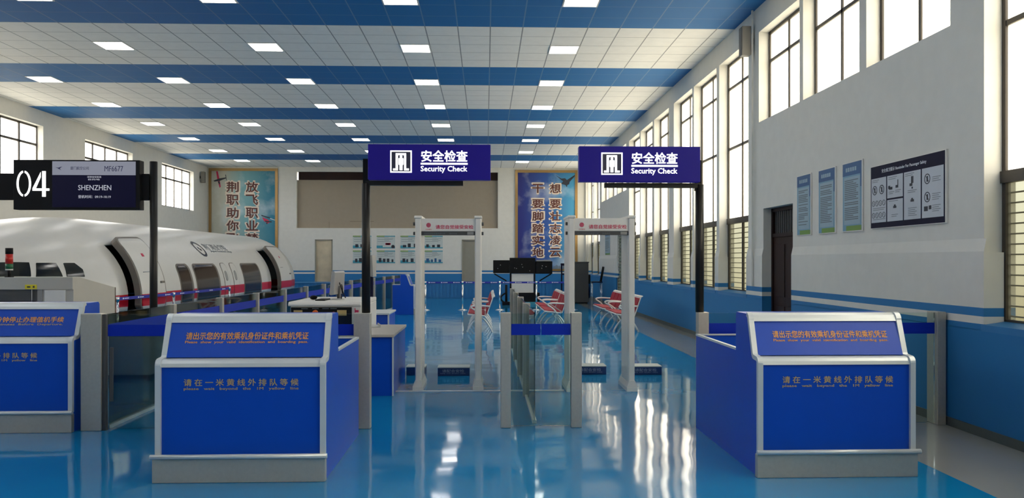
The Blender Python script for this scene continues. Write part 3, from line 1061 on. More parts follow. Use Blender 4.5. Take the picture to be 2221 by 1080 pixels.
# ------------------------------------------------------------------ stanchions
def stanchion(label, loc, to=None, marks=3, bz=0.915):
    t = thing('stanchion', label, 'stanchion', loc, 0, 'chrome belt stanchions')
    G().cyl((0, 0, 0), (0, 0, 0.012), 0.16, n=28).cyl((0, 0, 0.012), (0, 0, 0.035), 0.15, 0.05, n=28).build('base', 'chrome', t)
    G().cyl((0, 0, 0.03), (0, 0, 0.87), 0.026, n=16).build('pole', 'chrome', t)
    G().cyl((0, 0, 0.87), (0, 0, 0.955), 0.034, n=16).build('head', 'chrome', t)
    if to:
        dx, dy = to[0] - loc[0], to[1] - loc[1]
        L = math.hypot(dx, dy)
        nx, ny = -dy / L, dx / L
        if ny > 0:
            nx, ny = -nx, -ny
        b = G()
        q = [(0.03 * dx / L + nx * .002, 0.03 * dy / L + ny * .002), (dx - 0.037 * dx / L + nx * .002, dy - 0.037 * dy / L + ny * .002), (dx - 0.037 * dx / L - nx * .002, dy - 0.037 * dy / L - ny * .002), (0.03 * dx / L - nx * .002, 0.03 * dy / L - ny * .002)]
        b.prism(q, bz - 0.03, bz + 0.03, 'z')
        bo = b.build('belt', 'belt', t)
        pr = G()
        for i in range(marks):
            f = (i + 0.5) / marks
            cx, cy = dx * f + nx * 0.004, dy * f + ny * 0.004
            ex, ey = dx / L, dy / L
            for (o0, o1, h0, h1) in ((-0.10, -0.06, -0.014, 0.014), (-0.04, 0.12, -0.008, 0.008)):
                pr.prism([(cx + ex * o0, cy + ey * o0), (cx + ex * o1, cy + ey * o1), (cx + ex * o1 + nx * .001, cy + ey * o1 + ny * .001), (cx + ex * o0 + nx * .001, cy + ey * o0 + ny * .001)], bz + h0, bz + h1, 'z')
        pr.build('belt_print', 'inkwhite', bo)
    return t


bxs = [-2.0, -0.77, 0.47, 1.69, 2.92]
names = ['chrome stanchion with blue belt showing between the left detector column and its opening',
         'chrome stanchion standing under the grey back door, seen through the left detector',
         'chrome stanchion just left of the black equipment console',
         'chrome stanchion in front of the white box of the black console',
         'chrome stanchion at the right end of the far blue belt, by the dark cabinet']
for i, x in enumerate(bxs):
    nxt = (bxs[i + 1], 26.1) if i + 1 < len(bxs) else None
    stanchion(names[i], (x, 26.1, 0), nxt)
stanchion('chrome stanchion in front of the open aircraft door', (-6.93, 15.0, 0), (-6.75, 17.2), 4)
stanchion('chrome stanchion beside the aircraft, behind the 04 sign pole', (-6.75, 17.2, 0), (-6.72, 20.8), 4)
stanchion('chrome stanchion beside the aircraft cabin windows', (-6.72, 20.8, 0))
stanchion('chrome stanchion with no belt left of the small far counter', (-3.64, 26.1, 0))

# ------------------------------------------------------------------ aircraft cabin mock-up
CX, CZ, RA, RB = -9.2, 0.85, 2.0, 1.72
Y0N, YN, YE = 11.0, 17.5, 29.85


def nsc(Y):
    if Y >= YN:
        return 1.0
    t = (YN - Y) / (YN - Y0N)
    return max(0.0, 1 - t ** 1.8) ** 0.6 if t < 1 else 0.0


def surf(Y, ph, off=0.0):
    k = nsc(Y)
    c, s = math.cos(ph), math.sin(ph)
    n = Vector((c / RA, 0, s / RB)).normalized()
    return Vector((CX + RA * k * c + n.x * off, Y, CZ + RB * k * s + n.z * off))


air = thing('aircraft_cabin', 'white aircraft cabin mock-up with red stripe standing along the left wall', 'aircraft', (0, 0, 0))
P0, P1 = R(-8), R(188)
OP = [(16.2, 17.2), (26.6, 27.9)]
ysamp = sorted(set([11.02, 11.1, 11.3, 11.6, 12, 12.5, 13, 13.6, 14.2, 14.8, 15.2, 15.5, 15.85, 16.2, 16.5, 16.85, 17.2, 17.5] + [17.5 + (YE - 17.5) * i / 20 for i in range(21)] + [26.6, 27.9]))
DT = R(42)
phs = sorted([P0 + (P1 - P0) * i / 48 for i in range(49)] + [DT])
b = bmesh.new()
grid = [[b.verts.new(surf(y, p)) for p in phs] for y in ysamp]
for i in range(len(ysamp) - 1):
    for j in range(len(phs) - 1):
        ym = (ysamp[i] + ysamp[i + 1]) / 2
        pm = (phs[j] + phs[j + 1]) / 2
        if pm < DT and any(a < ym < c for a, c in OP):
            continue
        f = b.faces.new((grid[i][j], grid[i + 1][j], grid[i + 1][j + 1], grid[i][j + 1]))
        f.smooth = True
b.faces.new([grid[-1][j] for j in range(len(phs))])
bmesh.ops.recalc_face_normals(b, faces=b.faces)
me = bpy.data.meshes.new('fuselage')
b.to_mesh(me)
b.free()
me.materials.append(M['plane'])
fo = bpy.data.objects.new('fuselage', me)
C.objects.link(fo)
fo.parent = air
sm = fo.modifiers.new('skin', 'SOLIDIFY')
sm.thickness = 0.05
sm.offset = -1


def nose_outline(k):
    L, Rr = [], []
    for y in [11.2, 11.6, 12, 12.5, 13, 14, 15, 16, 17.5, YE]:
        L.append((CX - RA * nsc(y) * k, y))
        Rr.append((CX + RA * nsc(y) * k, y))
    return Rr + L[::-1]


G().prism(nose_outline(0.985), 0.0, 0.585, 'z').build('plinth', 'plinth', air)
G().prism(nose_outline(0.93), 0.585, 0.615, 'z').build('cabin_floor', 'dgrey', air)
for a, c in OP:
    G().box(CX + 0.55, CX + 0.6, a - 0.6, c + 0.6, 0.62, 2.35).build('inner_partition', 'grey', air)


def patch(name, m, Ya, Yb, pa, pb, off, th, rad=0.0, parent=None, n=16, k=14, top_only=False):
    """curved panel lying on (or off) the fuselage skin, rounded corners"""
    bb = bmesh.new()
    rows = []
    Rm = (RA + RB) / 2
    for i in range(n + 1):
        Y = Ya + (Yb - Ya) * (0.5 - 0.5 * math.cos(math.pi * i / n))
        e = min(Y - Ya, Yb - Y)
        cut = 0.0
        if rad and e < rad:
            cut = rad - math.sqrt(max(0, rad * rad - (rad - e) ** 2))
        lo = pa + (0 if top_only else cut / Rm)
        hi = pb - cut / Rm
        rows.append(([bb.verts.new(surf(Y, lo + (hi - lo) * j / k, off)) for j in range(k + 1)], [bb.verts.new(surf(Y, lo + (hi - lo) * j / k, off - th)) for j in range(k + 1)]))
    for i in range(n):
        (A, A2), (B, B2) = rows[i], rows[i + 1]
        for j in range(k):
            bb.faces.new((A[j], B[j], B[j + 1], A[j + 1])).smooth = True
            bb.faces.new((A2[j], A2[j + 1], B2[j + 1], B2[j])).smooth = True
        bb.faces.new((A[0], A2[0], B2[0], B[0]))
        bb.faces.new((A[k], B[k], B2[k], A2[k]))
    for (A, A2) in (rows[0], rows[-1]):
        for j in range(k):
            bb.faces.new((A[j], A[j + 1], A2[j + 1], A2[j]))
    bmesh.ops.recalc_face_normals(bb, faces=bb.faces)
    mm_ = bpy.data.meshes.new(name)
    bb.to_mesh(mm_)
    bb.free()
    mm_.materials.append(M[m])
    o = bpy.data.objects.new(name, mm_)
    C.objects.link(o)
    o.parent = parent or air
    return o


D = R
for (a, c) in ((16.36, 17.42), (27.15, 28.55)):
    dl = patch('door_leaf', 'plane', a, c, D(-6.5), D(41), 0.20, 0.02, 0.12, n=20)
    patch('door_edge', 'gasket', a - 0.05, c + 0.05, D(-7), D(42.6), 0.19, 0.12, 0.14, dl, n=20)
    ym = a + (c - a) * 0.45
    patch('door_placard', 'redink', ym, ym + 0.1, D(27), D(29.2), 0.2025, 0.002, 0, dl, 2, 2)
    patch('door_handle', 'gasket', c - 0.22, c - 0.05, D(9), D(10.2), 0.225, 0.02, 0, dl, 2, 2)
    pl = patch('instructions', 'inkgrey', a + 0.2, a + 0.55, D(16.4), D(16.8), 0.2025, 0.002, 0, dl, 2, 2)
for a, c in OP:
    patch('hinge_arm', 'grey', c - 0.30, c + 0.2, D(10), D(13), 0.10, 0.05, 0, None, 4, 2)
for (a, c) in ((18.80, 19.62), (19.83, 21.58), (23.66, 25.48)):
    wf = patch('cabin_window', 'gasket', a, c, D(-7.5), D(24.5), 0.008, 0.02, 0.18, None, 20, 14, True)
    patch('window_glass', 'cabinglass', a + 0.05, c - 0.12, D(-6.5), D(23.2), 0.014, 0.004, 0.15, wf, 20, 14, True)
for (a, c) in ((21.92, 22.38), (22.70, 23.20)):
    ex = patch('emergency_exit', 'gasket', a, c, D(-7.5), D(25), 0.006, 0.01, 0.14, None, 16, 14, True)
    patch('exit_panel', 'plane', a + 0.025, c - 0.025, D(-7.8), D(24.4), 0.011, 0.004, 0.12, ex, 16, 14, True)
    ym = (a + c) / 2
    patch('exit_window', 'grey', ym - 0.11, ym + 0.09, D(7.5), D(17), 0.016, 0.004, 0.09, ex, 12, 8)


def sheet(name, m, pts, off, parent=None):
    """flat-cornered window on the nose: outline of (Y, angle) points, subdivided"""
    bb = bmesh.new()
    vs = [bb.verts.new((p[0], p[1], 0)) for p in pts]
    bb.faces.new(vs)
    bmesh.ops.subdivide_edges(bb, edges=list(bb.edges), cuts=5, use_grid_fill=True)
    bmesh.ops.triangulate(bb, faces=list(bb.faces))
    bmesh.ops.recalc_face_normals(bb, faces=list(bb.faces))
    ext = bmesh.ops.extrude_face_region(bb, geom=list(bb.faces))
    tops = set(v for v in ext['geom'] if isinstance(v, bmesh.types.BMVert))
    for v in bb.verts:
        v.co = surf(v.co.x, R(v.co.y), off if v in tops else off - 0.02)
    bmesh.ops.recalc_face_normals(bb, faces=bb.faces)
    mm_ = bpy.data.meshes.new(name)
    bb.to_mesh(mm_)
    bb.free()
    mm_.materials.append(M[m])
    o = bpy.data.objects.new(name, mm_)
    C.objects.link(o)
    o.parent = parent or air
    return o


sheet('cockpit_window', 'darkglass', [(12.7, 43.5), (13.87, 34.4), (13.73, 23.2), (12.4, 31.5)], 0.012)
sheet('cockpit_window', 'darkglass', [(14.01, 33.1), (14.43, 31.0), (14.41, 20.3), (13.84, 22.6)], 0.012)
sheet('cockpit_window', 'darkglass', [(14.61, 30.2), (14.87, 29.3), (14.99, 23.8), (14.96, 18.6), (14.52, 19.9)], 0.012)


def fa(u, v, d):
    return surf(u, v / 1.86, 0.004 + d)


em = G()
N = 30
for ra, rb_ in ((0.29, 0.215),):
    for i in range(N):
        a0, a1 = 2 * math.pi * i / N, 2 * math.pi * (i + 1) / N
        q = [surf(21.28 + r * math.cos(s_), R(40.2) + r * math.sin(s_) / 1.86, 0.006) for r, s_ in ((ra, a0), (ra, a1), (rb_, a1), (rb_, a0))]
        em.b.faces.new([em.b.verts.new(p) for p in q])
for (u0, v0, u1, v1) in ((-0.09, -0.02, 0.0, 0.06), (-0.02, -0.08, 0.08, 0.0), (-0.06, -0.06, 0.05, -0.04)):
    em.b.faces.new([em.b.verts.new(surf(21.28 + uu, R(40.2) + vv / 1.86, 0.006)) for uu, vv in ((u0, v0), (u1, v0), (u1, v1), (u0, v1))])
em.build('round_emblem', 'ink', air)
text('荆门职业学院', 'lettering', air, 'inkgrey', 21.75, 23.55, R(39.2) * 1.86, R(39.2) * 1.86 + 0.24, fa)
text('Jingmen Vocational College', 'lettering', air, 'inkgrey', 21.95, 23.75, R(37.9) * 1.86 - 0.06, R(37.9) * 1.86 + 0.035, fa)

# ------------------------------------------------------------------ X-ray machines and desks
t = thing('xray_machine', 'beige X-ray baggage machine behind the left edge counter', 'X-ray machine', (-6.4, 9.8, 0))
bd = G()
bd.prism([(0.0, 1.28), (0.0, 1.43), (0.15, 1.43), (1.1, 1.27), (1.1, 1.1), (0.6, 1.1), (0.6, 1.28)], -1.4, 1.33, 'x')
bd.prism([(0.02, 0.0), (0.02, 1.28), (0.6, 1.28), (0.6, 1.1), (1.1, 1.1), (1.1, 0.0)], 0.96, 1.33, 'x')
bd.box(-1.4, 0.96, 0.02, 1.1, 0.0, 0.75)
bd.build('housing', 'beige', t)
G().box(-1.4, 0.96, 0.55, 1.1, 0.75, 1.1).build('tunnel', 'blackmatt', t)
G().box(-1.4, 0.96, 0.02, 0.10, 1.14, 1.28).build('tunnel_lip', 'dgrey', t)
G().box(0.90, 0.96, 0.01, 0.5, 0.76, 1.28).build('tunnel_jamb', 'grey', t)
G().box(0.985, 1.24, 0.005, 0.02, 0.85, 1.275).build('side_hatch', 'white', t, 0.004)
G().box(1.305, 1.335, 1.1, 1.112, 0.02, 1.27).build('end_trim', 'plinth', t)
yl = G().box(0.76, 0.90, -0.006, 0.0, 1.285, 1.34).build('yellow_label', 'yellow', t)
G().box(0.785, 0.825, -0.008, -0.006, 1.303, 1.321).box(0.855, 0.875, -0.008, -0.006, 1.301, 1.325).build('label_print', 'ink', yl)
G().box(0.835, 0.84, 0.0, 0.004, 1.1, 1.285).build('pull_cord', 'white', t)
sg = thing('signal_tower', 'red and green signal tower lamp standing on the left X-ray machine', 'signal lamp', (-5.88, 9.88, 1.43))
G().cyl((0, 0, 0), (0, 0, 0.01), 0.05, n=18).cyl((0, 0, 0.01), (0, 0, 0.085), 0.018, n=14).build('stem', 'blackmatt', sg)
G().cyl((0, 0, 0.085), (0, 0, 0.10), 0.042, n=20).build('collar', 'white', sg)
G().cyl((0, 0, 0.10), (0, 0, 0.165), 0.042, n=20).build('green_lens', 'lampgreen', sg)
G().cyl((0, 0, 0.165), (0, 0, 0.285), 0.042, n=20).build('red_lens', 'lampred', sg)
G().cyl((0, 0, 0.285), (0, 0, 0.36), 0.042, n=20).build('cap', 'blackmatt', sg)

t = thing('xray_machine', 'low white X-ray machine with black control panel, behind the left foreground counter', 'X-ray machine', (-2.25, 11.0, 0))
bd = G()
bd.box(-0.47, 0.51, 0.02, 1.55, 0.05, 1.0)
bd.build('housing', 'white', t, 0.01)
G().prism([(0.0, 1.0), (0.0, 1.03), (0.03, 1.06), (1.55, 1.06), (1.55, 1.0)], -0.5, 0.51, 'x').build('top_cover', 'white', t, 0.01)
cp = G().box(-0.46, 0.38, 0.0, 0.03, 0.60, 0.985).build('control_panel', 'blackmatt', t)
for x0, x1 in ((-0.42, -0.30), (0.18, 0.31)):
    G().box(x0, x1, -0.003, 0.0, 0.87, 0.945).build('yellow_label', 'yellowgrey', cp)
G().cyl((-0.12, 0, 0.91), (-0.12, -0.03, 0.91), 0.038, n=20).build('emergency_button', 'estop', cp)
G().cyl((0.13, 0, 0.905), (0.13, -0.015, 0.905), 0.018, n=14).build('red_indicator', 'lampred', cp)
for x in (-0.27, -0.12, 0.02, 0.13):
    G().box(x - 0.045, x + 0.045, -0.002, 0.0, 0.962, 0.972).build('panel_caption', 'inkgrey', cp)
G().box(0.42, 0.43, 0.015, 0.02, 0.86, 0.97).box(0.43, 0.475, 0.015, 0.02, 0.90, 0.945).build('red_mark', 'redink', t)
for x in (-0.4, 0.44):
    G().cyl((x, 0.15, 0), (x, 0.15, 0.06), 0.03, n=12).cyl((x, 1.4, 0), (x, 1.4, 0.06), 0.03, n=12).build('foot', 'dgrey', t)
mo = thing('monitor', 'silver backed monitor standing on the low white X-ray machine', 'monitor', (-2.20, 11.75, 1.06), R(-7))
G().cyl((0, 0, 0), (0, 0, 0.015), 0.10, n=24).build('base', 'silver', mo)
G().box(0.0, 0.035, -0.04, 0.04, 0.012, 0.2).build('neck', 'dgrey', mo)
G().prism([(-0.035, 0.07), (-0.055, 0.08), (-0.02, 0.42), (0.02, 0.42), (0.035, 0.40), (0.02, 0.08)], -0.24, 0.24, 'y').build('screen_housing', 'silver', mo, 0.008)
G().prism([(-0.058, 0.085), (-0.025, 0.415), (-0.021, 0.415), (-0.053, 0.085)], -0.225, 0.225, 'y').build('screen', 'blackmatt', mo)
cb = G()
cb.tube(bez((0.04, -0.05, 0.25), (0.09, -0.1, 0.15), (0.05, 0.1, 0.12), (0.09, -0.12, 0.02)), 0.008)
cb.tube(bez((0.04, 0.05, 0.22), (0.10, 0.0, 0.1), (0.06, -0.1, 0.2), (0.10, 0.05, 0.02)), 0.008)
cb.build('cables', 'blackmatt', mo)
mo = thing('computer_mouse', 'black mouse lying on the low white X-ray machine', 'mouse', (-2.53, 11.62, 1.06))
G().sphere((0, 0, 0.034), 0.055, 0.6).build('shell', 'blackmatt', mo)
kb = thing('keyboard', 'dark slim keyboard lying left of the monitor base', 'keyboard', (-2.36, 11.5, 1.06))
G().box(-0.08, 0.06, -0.2, 0.2, 0.0, 0.018).build('case', 'blackmatt', kb, 0.004)

t = thing('inspection_desk', 'blue desk with grey beige top beside the left metal detector', 'desk', (-1.42, 9.5, 0))
G().box(-0.30, 0.30, 0.02, 1.45, 0.0, 0.71).build('body', 'blue', t)
G().box(-0.32, 0.315, -0.02, 1.48, 0.71, 0.745).build('desk_top', 'laminate', t, 0.006)
for x in (-0.31, 0.29):
    G().box(x, x + 0.02, 0.0, 0.022, 0.0, 0.71).build('edge_trim', 'trim', t)
t = thing('inspection_desk', 'blue box desk with pale edges behind the black sign pole', 'desk', (-2.02, 13.3, 0))
G().box(-0.38, 0.38, 0.02, 0.95, 0.0, 0.72).build('body', 'blue', t)
G().box(-0.395, 0.395, -0.01, 0.97, 0.72, 0.752).build('desk_top', 'trim', t, 0.005)
for x in (-0.39, 0.365):
    G().box(x, x + 0.025, 0.0, 0.022, 0.0, 0.72).build('edge_trim', 'trim', t)
kb = thing('document_tray', 'pale tray lying on the blue desk beside the black sign pole', 'tray', (-1.56, 10.6, 0.745), R(14))
G().box(-0.13, 0.13, -0.16, 0.16, 0.0, 0.012).box(-0.13, -0.12, -0.16, 0.16, 0.012, 0.04).box(0.12, 0.13, -0.16, 0.16, 0.012, 0.04).build('tray', 'silver', kb)
mo = thing('monitor', 'grey monitor on a tall dark stand just right of the black sign pole', 'monitor', (-2.03, 13.8, 0.752))
G().box(-0.10, 0.10, -0.1, 0.1, 0, 0.02).box(0.0, 0.06, -0.03, 0.03, 0.02, 0.66).build('stand', 'navy', mo)
G().prism([(-0.02, 0.62), (0.04, 0.98), (0.07, 0.98), (0.09, 0.60)], -0.20, 0.20, 'y').build('screen_housing', 'grey', mo, 0.006)

# ------------------------------------------------------------------ far equipment
t = thing('equipment_console', 'black three-part equipment console on posts in front of the right poster', 'console', (1.4, 29.3, 0))
G().box(-0.50, 0.46, 0.0, 0.35, 1.16, 1.75).build('centre_unit', 'blackmatt', t, 0.01)
G().box(-1.12, -0.51, 0.04, 0.35, 1.17, 1.66).build('side_unit', 'blackmatt', t, 0.01)
G().box(0.47, 1.10, 0.04, 0.35, 1.15, 1.62).build('side_unit', 'blackmatt', t, 0.01)
G().box(0.50, 1.04, 0.02, 0.34, 1.62, 1.67).build('top_rail', 'grey', t)
for x in (-0.50, 0.40):
    G().box(x, x + 0.06, 0.02, 0.10, 0.18, 1.16).build('post', 'blackmatt', t)
G().tube([(-1.08, 0.1, 1.15), (-0.62, 0.1, 0.88)], 0.025).build('strut', 'blackmatt', t)
G().tube([(1.06, 0.1, 1.15), (0.62, 0.1, 0.88)], 0.025).build('strut', 'blackmatt', t)
G().box(-0.43, 0.39, 0.05, 0.5, 0.44, 1.14).build('white_box', 'white', t, 0.01)
G().box(-0.25, 0.62, -0.05, 0.5, 0.10, 0.44).build('base_unit', 'blackmatt', t, 0.01)
G().box(-0.55, 0.62, -0.10, 0.5, 0.0, 0.10).build('base_plate', 'teal', t)
kn = G()
for x, z in ((-0.32, 1.37), (-0.25, 1.35), (-0.05, 1.50), (-0.02, 1.40), (0.25, 1.26), (0.7, 1.36), (0.72, 1.45), (0.86, 1.42), (-0.95, 1.35), (-0.85, 1.48)):
    kn.cyl((x, -0.02, z), (x, 0.05, z), 0.014, n=10)
kn.build('knobs', 'silver', t)
t = thing('joystick_stand', 'black stand with a curved lever left of the equipment console', 'stand', (0.74, 29.0, 0))
G().box(-0.13, 0.16, -0.1, 0.2, 0, 0.12).build('base', 'blackmatt', t, 0.01)
G().tube(bez((-0.05, 0, 0.1), (-0.25, 0, 0.2), (-0.22, 0, 0.35), (0.02, 0, 0.45)), 0.03).tube([(0.02, 0, 0.12), (0.02, 0, 0.75)], 0.045).build('lever', 'blackmatt', t)
t = thing('cabinet', 'tall plain dark grey cabinet below the right poster corner', 'cabinet', (3.62, 30.0, 0))
G().box(-0.33, 0.33, 0.0, 0.5, 0.04, 1.56).build('body', 'dgrey', t, 0.01)
G().box(-0.35, 0.35, -0.02, 0.52, 1.56, 1.60).build('top', 'dgrey', t)
G().box(-0.30, 0.30, 0.03, 0.47, 0.0, 0.04).build('plinth', 'blackmatt', t)
G().box(0.33, 0.41, 0.05, 0.3, 0.75, 1.1).build('side_box', 'blackmatt', t, 0.01)
t = thing('rack_frame', 'narrow dark blue frame stand left of the dark cabinet', 'rack', (3.02, 29.8, 0))
for x in (-0.15, 0.10):
    G().box(x, x + 0.05, 0.0, 0.06, 0.05, 1.50).build('upright', 'navy', t)
G().box(-0.16, 0.16, -0.02, 0.08, 1.45, 1.54).build('top_bar', 'navy', t)
G().box(-0.16, 0.16, -0.1, 0.3, 0.0, 0.05).build('base', 'navy', t)
G().box(-0.10, 0.10, 0.01, 0.05, 1.10, 1.16).build('cross_bar', 'navy', t)
t = thing('bar_stool', 'tall chrome stool with dark seat and two back rails, by the right wall', 'stool', (4.06, 28.6, 0))
G().box(-0.2, 0.2, -0.19, 0.19, 0.84, 0.88).build('seat', 'navy', t, 0.01)
for x in (-0.17, 0.17):
    for y in (-0.16, 0.16):
        G().cyl((x, y, 0), (x, y, 0.84), 0.014, n=10).build('leg', 'chrome', t)
for y in (-0.12, 0.12):
    G().tube([(0.15, y, 0.86), (0.25, y, 1.42)], 0.025).build('back_rail', 'blackmatt', t)
G().box(-0.17, 0.17, -0.17, -0.15, 0.25, 0.27).build('footrest', 'chrome', t)

# ------------------------------------------------------------------ posters on the back wall
def big_poster(label, x0, x1, z0, z1, m):
    t = thing('wall_poster', label, 'poster', (x0, YB, z0))
    w_, h_ = x1 - x0, z1 - z0
    f = G()
    f.box(0, w_, -0.05, 0, h_ - 0.12, h_).box(0, w_, -0.05, 0, 0, 0.1).box(0, 0.12, -0.05, 0, 0.1, h_ - 0.12).box(w_ - 0.12, w_, -0.05, 0, 0.1, h_ - 0.12)
    f.build('frame', 'goldframe', t)
    G().box(0.12, w_ - 0.12, -0.02, 0, 0.1, h_ - 0.12).build('print', m, t)
    return t, w_, h_


def bigtext(t, chars, x0, x1, tops):
    for ch, (za, zb) in zip(chars, tops):
        # thick pale outline behind, dark face in front
        text(ch, 'lettering_outline', t, 'cream', x0 - 0.05, x1 + 0.05, zb - 0.05, za + 0.05, y=-0.021, bold=0.058, depth=0.003)
        text(ch, 'lettering', t, 'maroon', x0, x1, zb, za, y=-0.025, bold=0.03, depth=0.003)


SC = YB / 1700.0
t, w_, h_ = big_poster('tall sky poster with red planes and dark lettering, left of the beige screen', -12.62, -9.50, 1.05, 5.86, 'posterleft')
zt = lambda py: 1.63 + (566 - py) * SC - 1.05
xt = lambda px: (px - 1110.5) * SC + 1.21 + 12.62
rows = [(396.5, 418), (424, 445.5), (452, 473.5), (479.5, 500.5), (507, 528)]
bigtext(t, '放飞职业梦', xt(540), xt(565), [(zt(a), zt(b)) for a, b in rows])
bigtext(t, '荆职助你飞', xt(499), xt(524), [(zt(a), zt(b)) for a, b in rows])


def toy_plane(t, name, m, pts, y=-0.022):
    g_ = G()
    for poly in pts:
        g_.prism([(xt(a), zt(b_)) for a, b_ in poly], y - 0.002, y, 'y')
    g_.build(name, m, t)


toy_plane(t, 'printed_plane', 'redink', [[(476.5, 374), (480, 373.5), (484, 391), (486.5, 407), (484, 409.5), (479, 391)]])
toy_plane(t, 'printed_plane', 'ink', [[(471, 394), (484, 389), (497, 387), (498, 389), (484, 394.5), (473, 396)], [(496, 381), (497.5, 381), (499, 393), (497.8, 393)], [(480, 396), (484, 395), (485, 401), (483, 402)]], -0.025)
toy_plane(t, 'printed_plane', 'redink', [[(574, 472), (584, 476), (592, 482), (586, 486), (578, 480)]])
toy_plane(t, 'printed_plane', 'ink', [[(572, 467), (592, 473), (591, 475), (573, 469.5)], [(580, 479), (595, 481), (594, 483.5), (581, 482)], [(583, 483), (586, 483), (585, 487), (583, 486.5)]], -0.025)
toy_plane(t, 'printed_trail', 'inkwhite', [[(591, 474), (602, 478), (602, 479), (591, 475.5)]])

t, w_, h_ = big_poster('tall blue sky poster with a dark jet and white outlined lettering, right of the screen', 1.36, 4.25, 1.16, 5.83, 'posterright')
zt = lambda py: 1.63 + (566 - py) * SC - 1.16
xt = lambda px: (px - 1110.5) * SC + 1.21 - 1.36
rows = [(399, 418), (432.5, 451.5), (459.5, 478.5), (485.5, 504.5), (511.5, 530.5), (538, 556.5)]
bigtext(t, '想要壮志凌云', xt(1193.5), xt(1216), [(zt(a), zt(b)) for a, b in rows])
bigtext(t, '干要脚踏实地', xt(1155), xt(1178.5), [(zt(a), zt(b)) for a, b in rows])
toy_plane(t, 'printed_jet', 'ink', [[(1205, 379), (1218, 387), (1226, 386), (1230, 390), (1247, 379), (1248, 381), (1236, 394), (1235, 399), (1231, 401), (1230, 406), (1227, 401), (1217, 398), (1222, 393), (1219, 391)]])
sk = [[(1240 + i * 3.1 - 40, 586), (1242 + i * 3.1 - 40, 586), (1242 + i * 3.1 - 40, 578 - (i * 7 % 5)), (1240 + i * 3.1 - 40, 578 - (i * 5 % 4))] for i in range(15)]
toy_plane(t, 'printed_skyline', 'inkgrey', sk)

# eight small notice boards
labs = [['pale notice board, top row, left of the black pole', 'pale notice board with a pink picture, top row', 'pale notice board, top row, half behind the left detector column', 'pale notice board, top row, seen inside the left detector'],
        ['pale notice board with a dark screen picture, bottom row, left of the black pole', 'pale notice board with four black shapes, bottom row', 'pale notice board, bottom row, half behind the left detector column', 'pale notice board with dark blue pictures, bottom row, inside the left detector']]
cols = [767.5, 818.5, 869.5, 921]
for r in range(2):
    for c in range(4):
        x0 = (cols[c] - 1110.5) * SC + 1.21
        z1_ = 1.63 + (566 - (511.5 + 32 * r)) * SC
        t = thing('notice_board', labs[r][c], 'notice board', (x0, YB, z1_ - 0.58), 0, 'small notice boards on the back wall')
        G().box(-0.02, 0.87, -0.015, 0, -0.02, 0.60).build('board', 'white', t)
        G().box(0, 0.85, -0.018, -0.015, 0.0, 0.58).build('print_field', 'pale', t)
        G().box(0, 0.36, -0.020, -0.018, 0.53, 0.58).build('green_band', 'green', t)
        G().box(0.36, 0.85, -0.020, -0.018, 0.535, 0.58).box(0, 0.85, -0.020, -0.018, 0.0, 0.05).box(0, 0.28, -0.020, -0.018, 0.05, 0.13).build('teal_band', 'teal', t)
        random.seed(10 * r + c)
        if (r, c) == (0, 1):
            e = G()
            for i in range(5):
                e.cyl((0.44 + 0.04 * i, -0.022, 0.2), (0.44 + 0.04 * i, -0.018, 0.2), 0.05, n=12)
            e.build('pink_picture', 'redink', t)
            G().cyl((0.75, -0.024, 0.08), (0.75, -0.018, 0.08), 0.08, n=16).build('dark_picture', 'ink', t)
        else:
            k = 3 if r == 0 else 4
            for i in range(k):
                xx = 0.08 + i * 0.76 / k + random.uniform(0, 0.04)
                G().box(xx, xx + random.uniform(0.08, 0.15), -0.021, -0.018, 0.05, 0.05 + random.uniform(0.10, 0.20)).build('dark_picture', 'ink' if c != 3 or r == 0 else 'deepblue', t)
        ln = G()
        for i in range(5):
            z = 0.49 - i * 0.045
            ln.box(0.05 + 0.3 * (i % 2), random.uniform(0.5, 0.8), -0.0195, -0.018, z, z + 0.012)
        ln.build('text_lines', 'inkgrey', t)

# ------------------------------------------------------------------ boards on the right wall (facing -X)
def rmap(yc, zc, x=XR):
    """local board frame: u to the viewer's right, v up, d out of the wall"""
    return lambda u, v, d: (x - d, yc - u, zc + v)


def rbox(g_, u0, u1, v0, v1, d0, d1, mi=0):
    return g_.box(-d1, -d0, -u1, -u0, v0, v1, mi)


def rules_poster(label, ya, yb, seed, far=False, z0=2.0, z1=2.88):
    """ya far edge, yb near edge"""
    W = ya - yb
    Hh = z1 - z0
    t = thing('rules_poster', label, 'poster', (XR - 0.002, ya, z0), 0, 'blue text posters on the right wall')
    rbox(G(), 0, W, 0, Hh, 0.0, 0.015).build('board', 'white', t)
    rbox(G(), 0.012, W - 0.025, 0.012, Hh - 0.012, 0.015, 0.017).build('print_field', 'steelblue', t)
    g_ = rbox(G(), 0.012, W - 0.025, Hh - 0.17, Hh - 0.012, 0.017, 0.018)
    rbox(g_, W - 0.055, W - 0.025, Hh - 0.33, Hh - 0.17, 0.017, 0.018)
    g_.build('header', 'deepblue', t)
    g_ = rbox(G(), 0.11, W - 0.025, 0.012, 0.075, 0.017, 0.018)
    g_.build('green_band', 'green', t)
    rbox(G(), 0.05, W - 0.06, 0.09, Hh - 0.19, 0.017, 0.018).build('text_panel', 'paperblue', t)
    random.seed(seed)
    ln = G()
    z = Hh - 0.23
    while z > 0.14:
        e = random.choice((0.93, 0.93, 0.6, 0.8, 0.93))
        rbox(ln, 0.07, 0.07 + (W - 0.15) * e, z - 0.008, z + 0.004, 0.018, 0.019)
        z -= random.choice((0.024, 0.024, 0.024, 0.042))
    ln.build('text_lines', 'inkgrey', t)
    g_ = G()
    for i in range(5):
        rbox(g_, 0.10 + i * 0.06, 0.145 + i * 0.06, Hh - 0.12, Hh - 0.07, 0.018, 0.0195)
    g_.build('title_marks', 'paperblue', t)
    return t


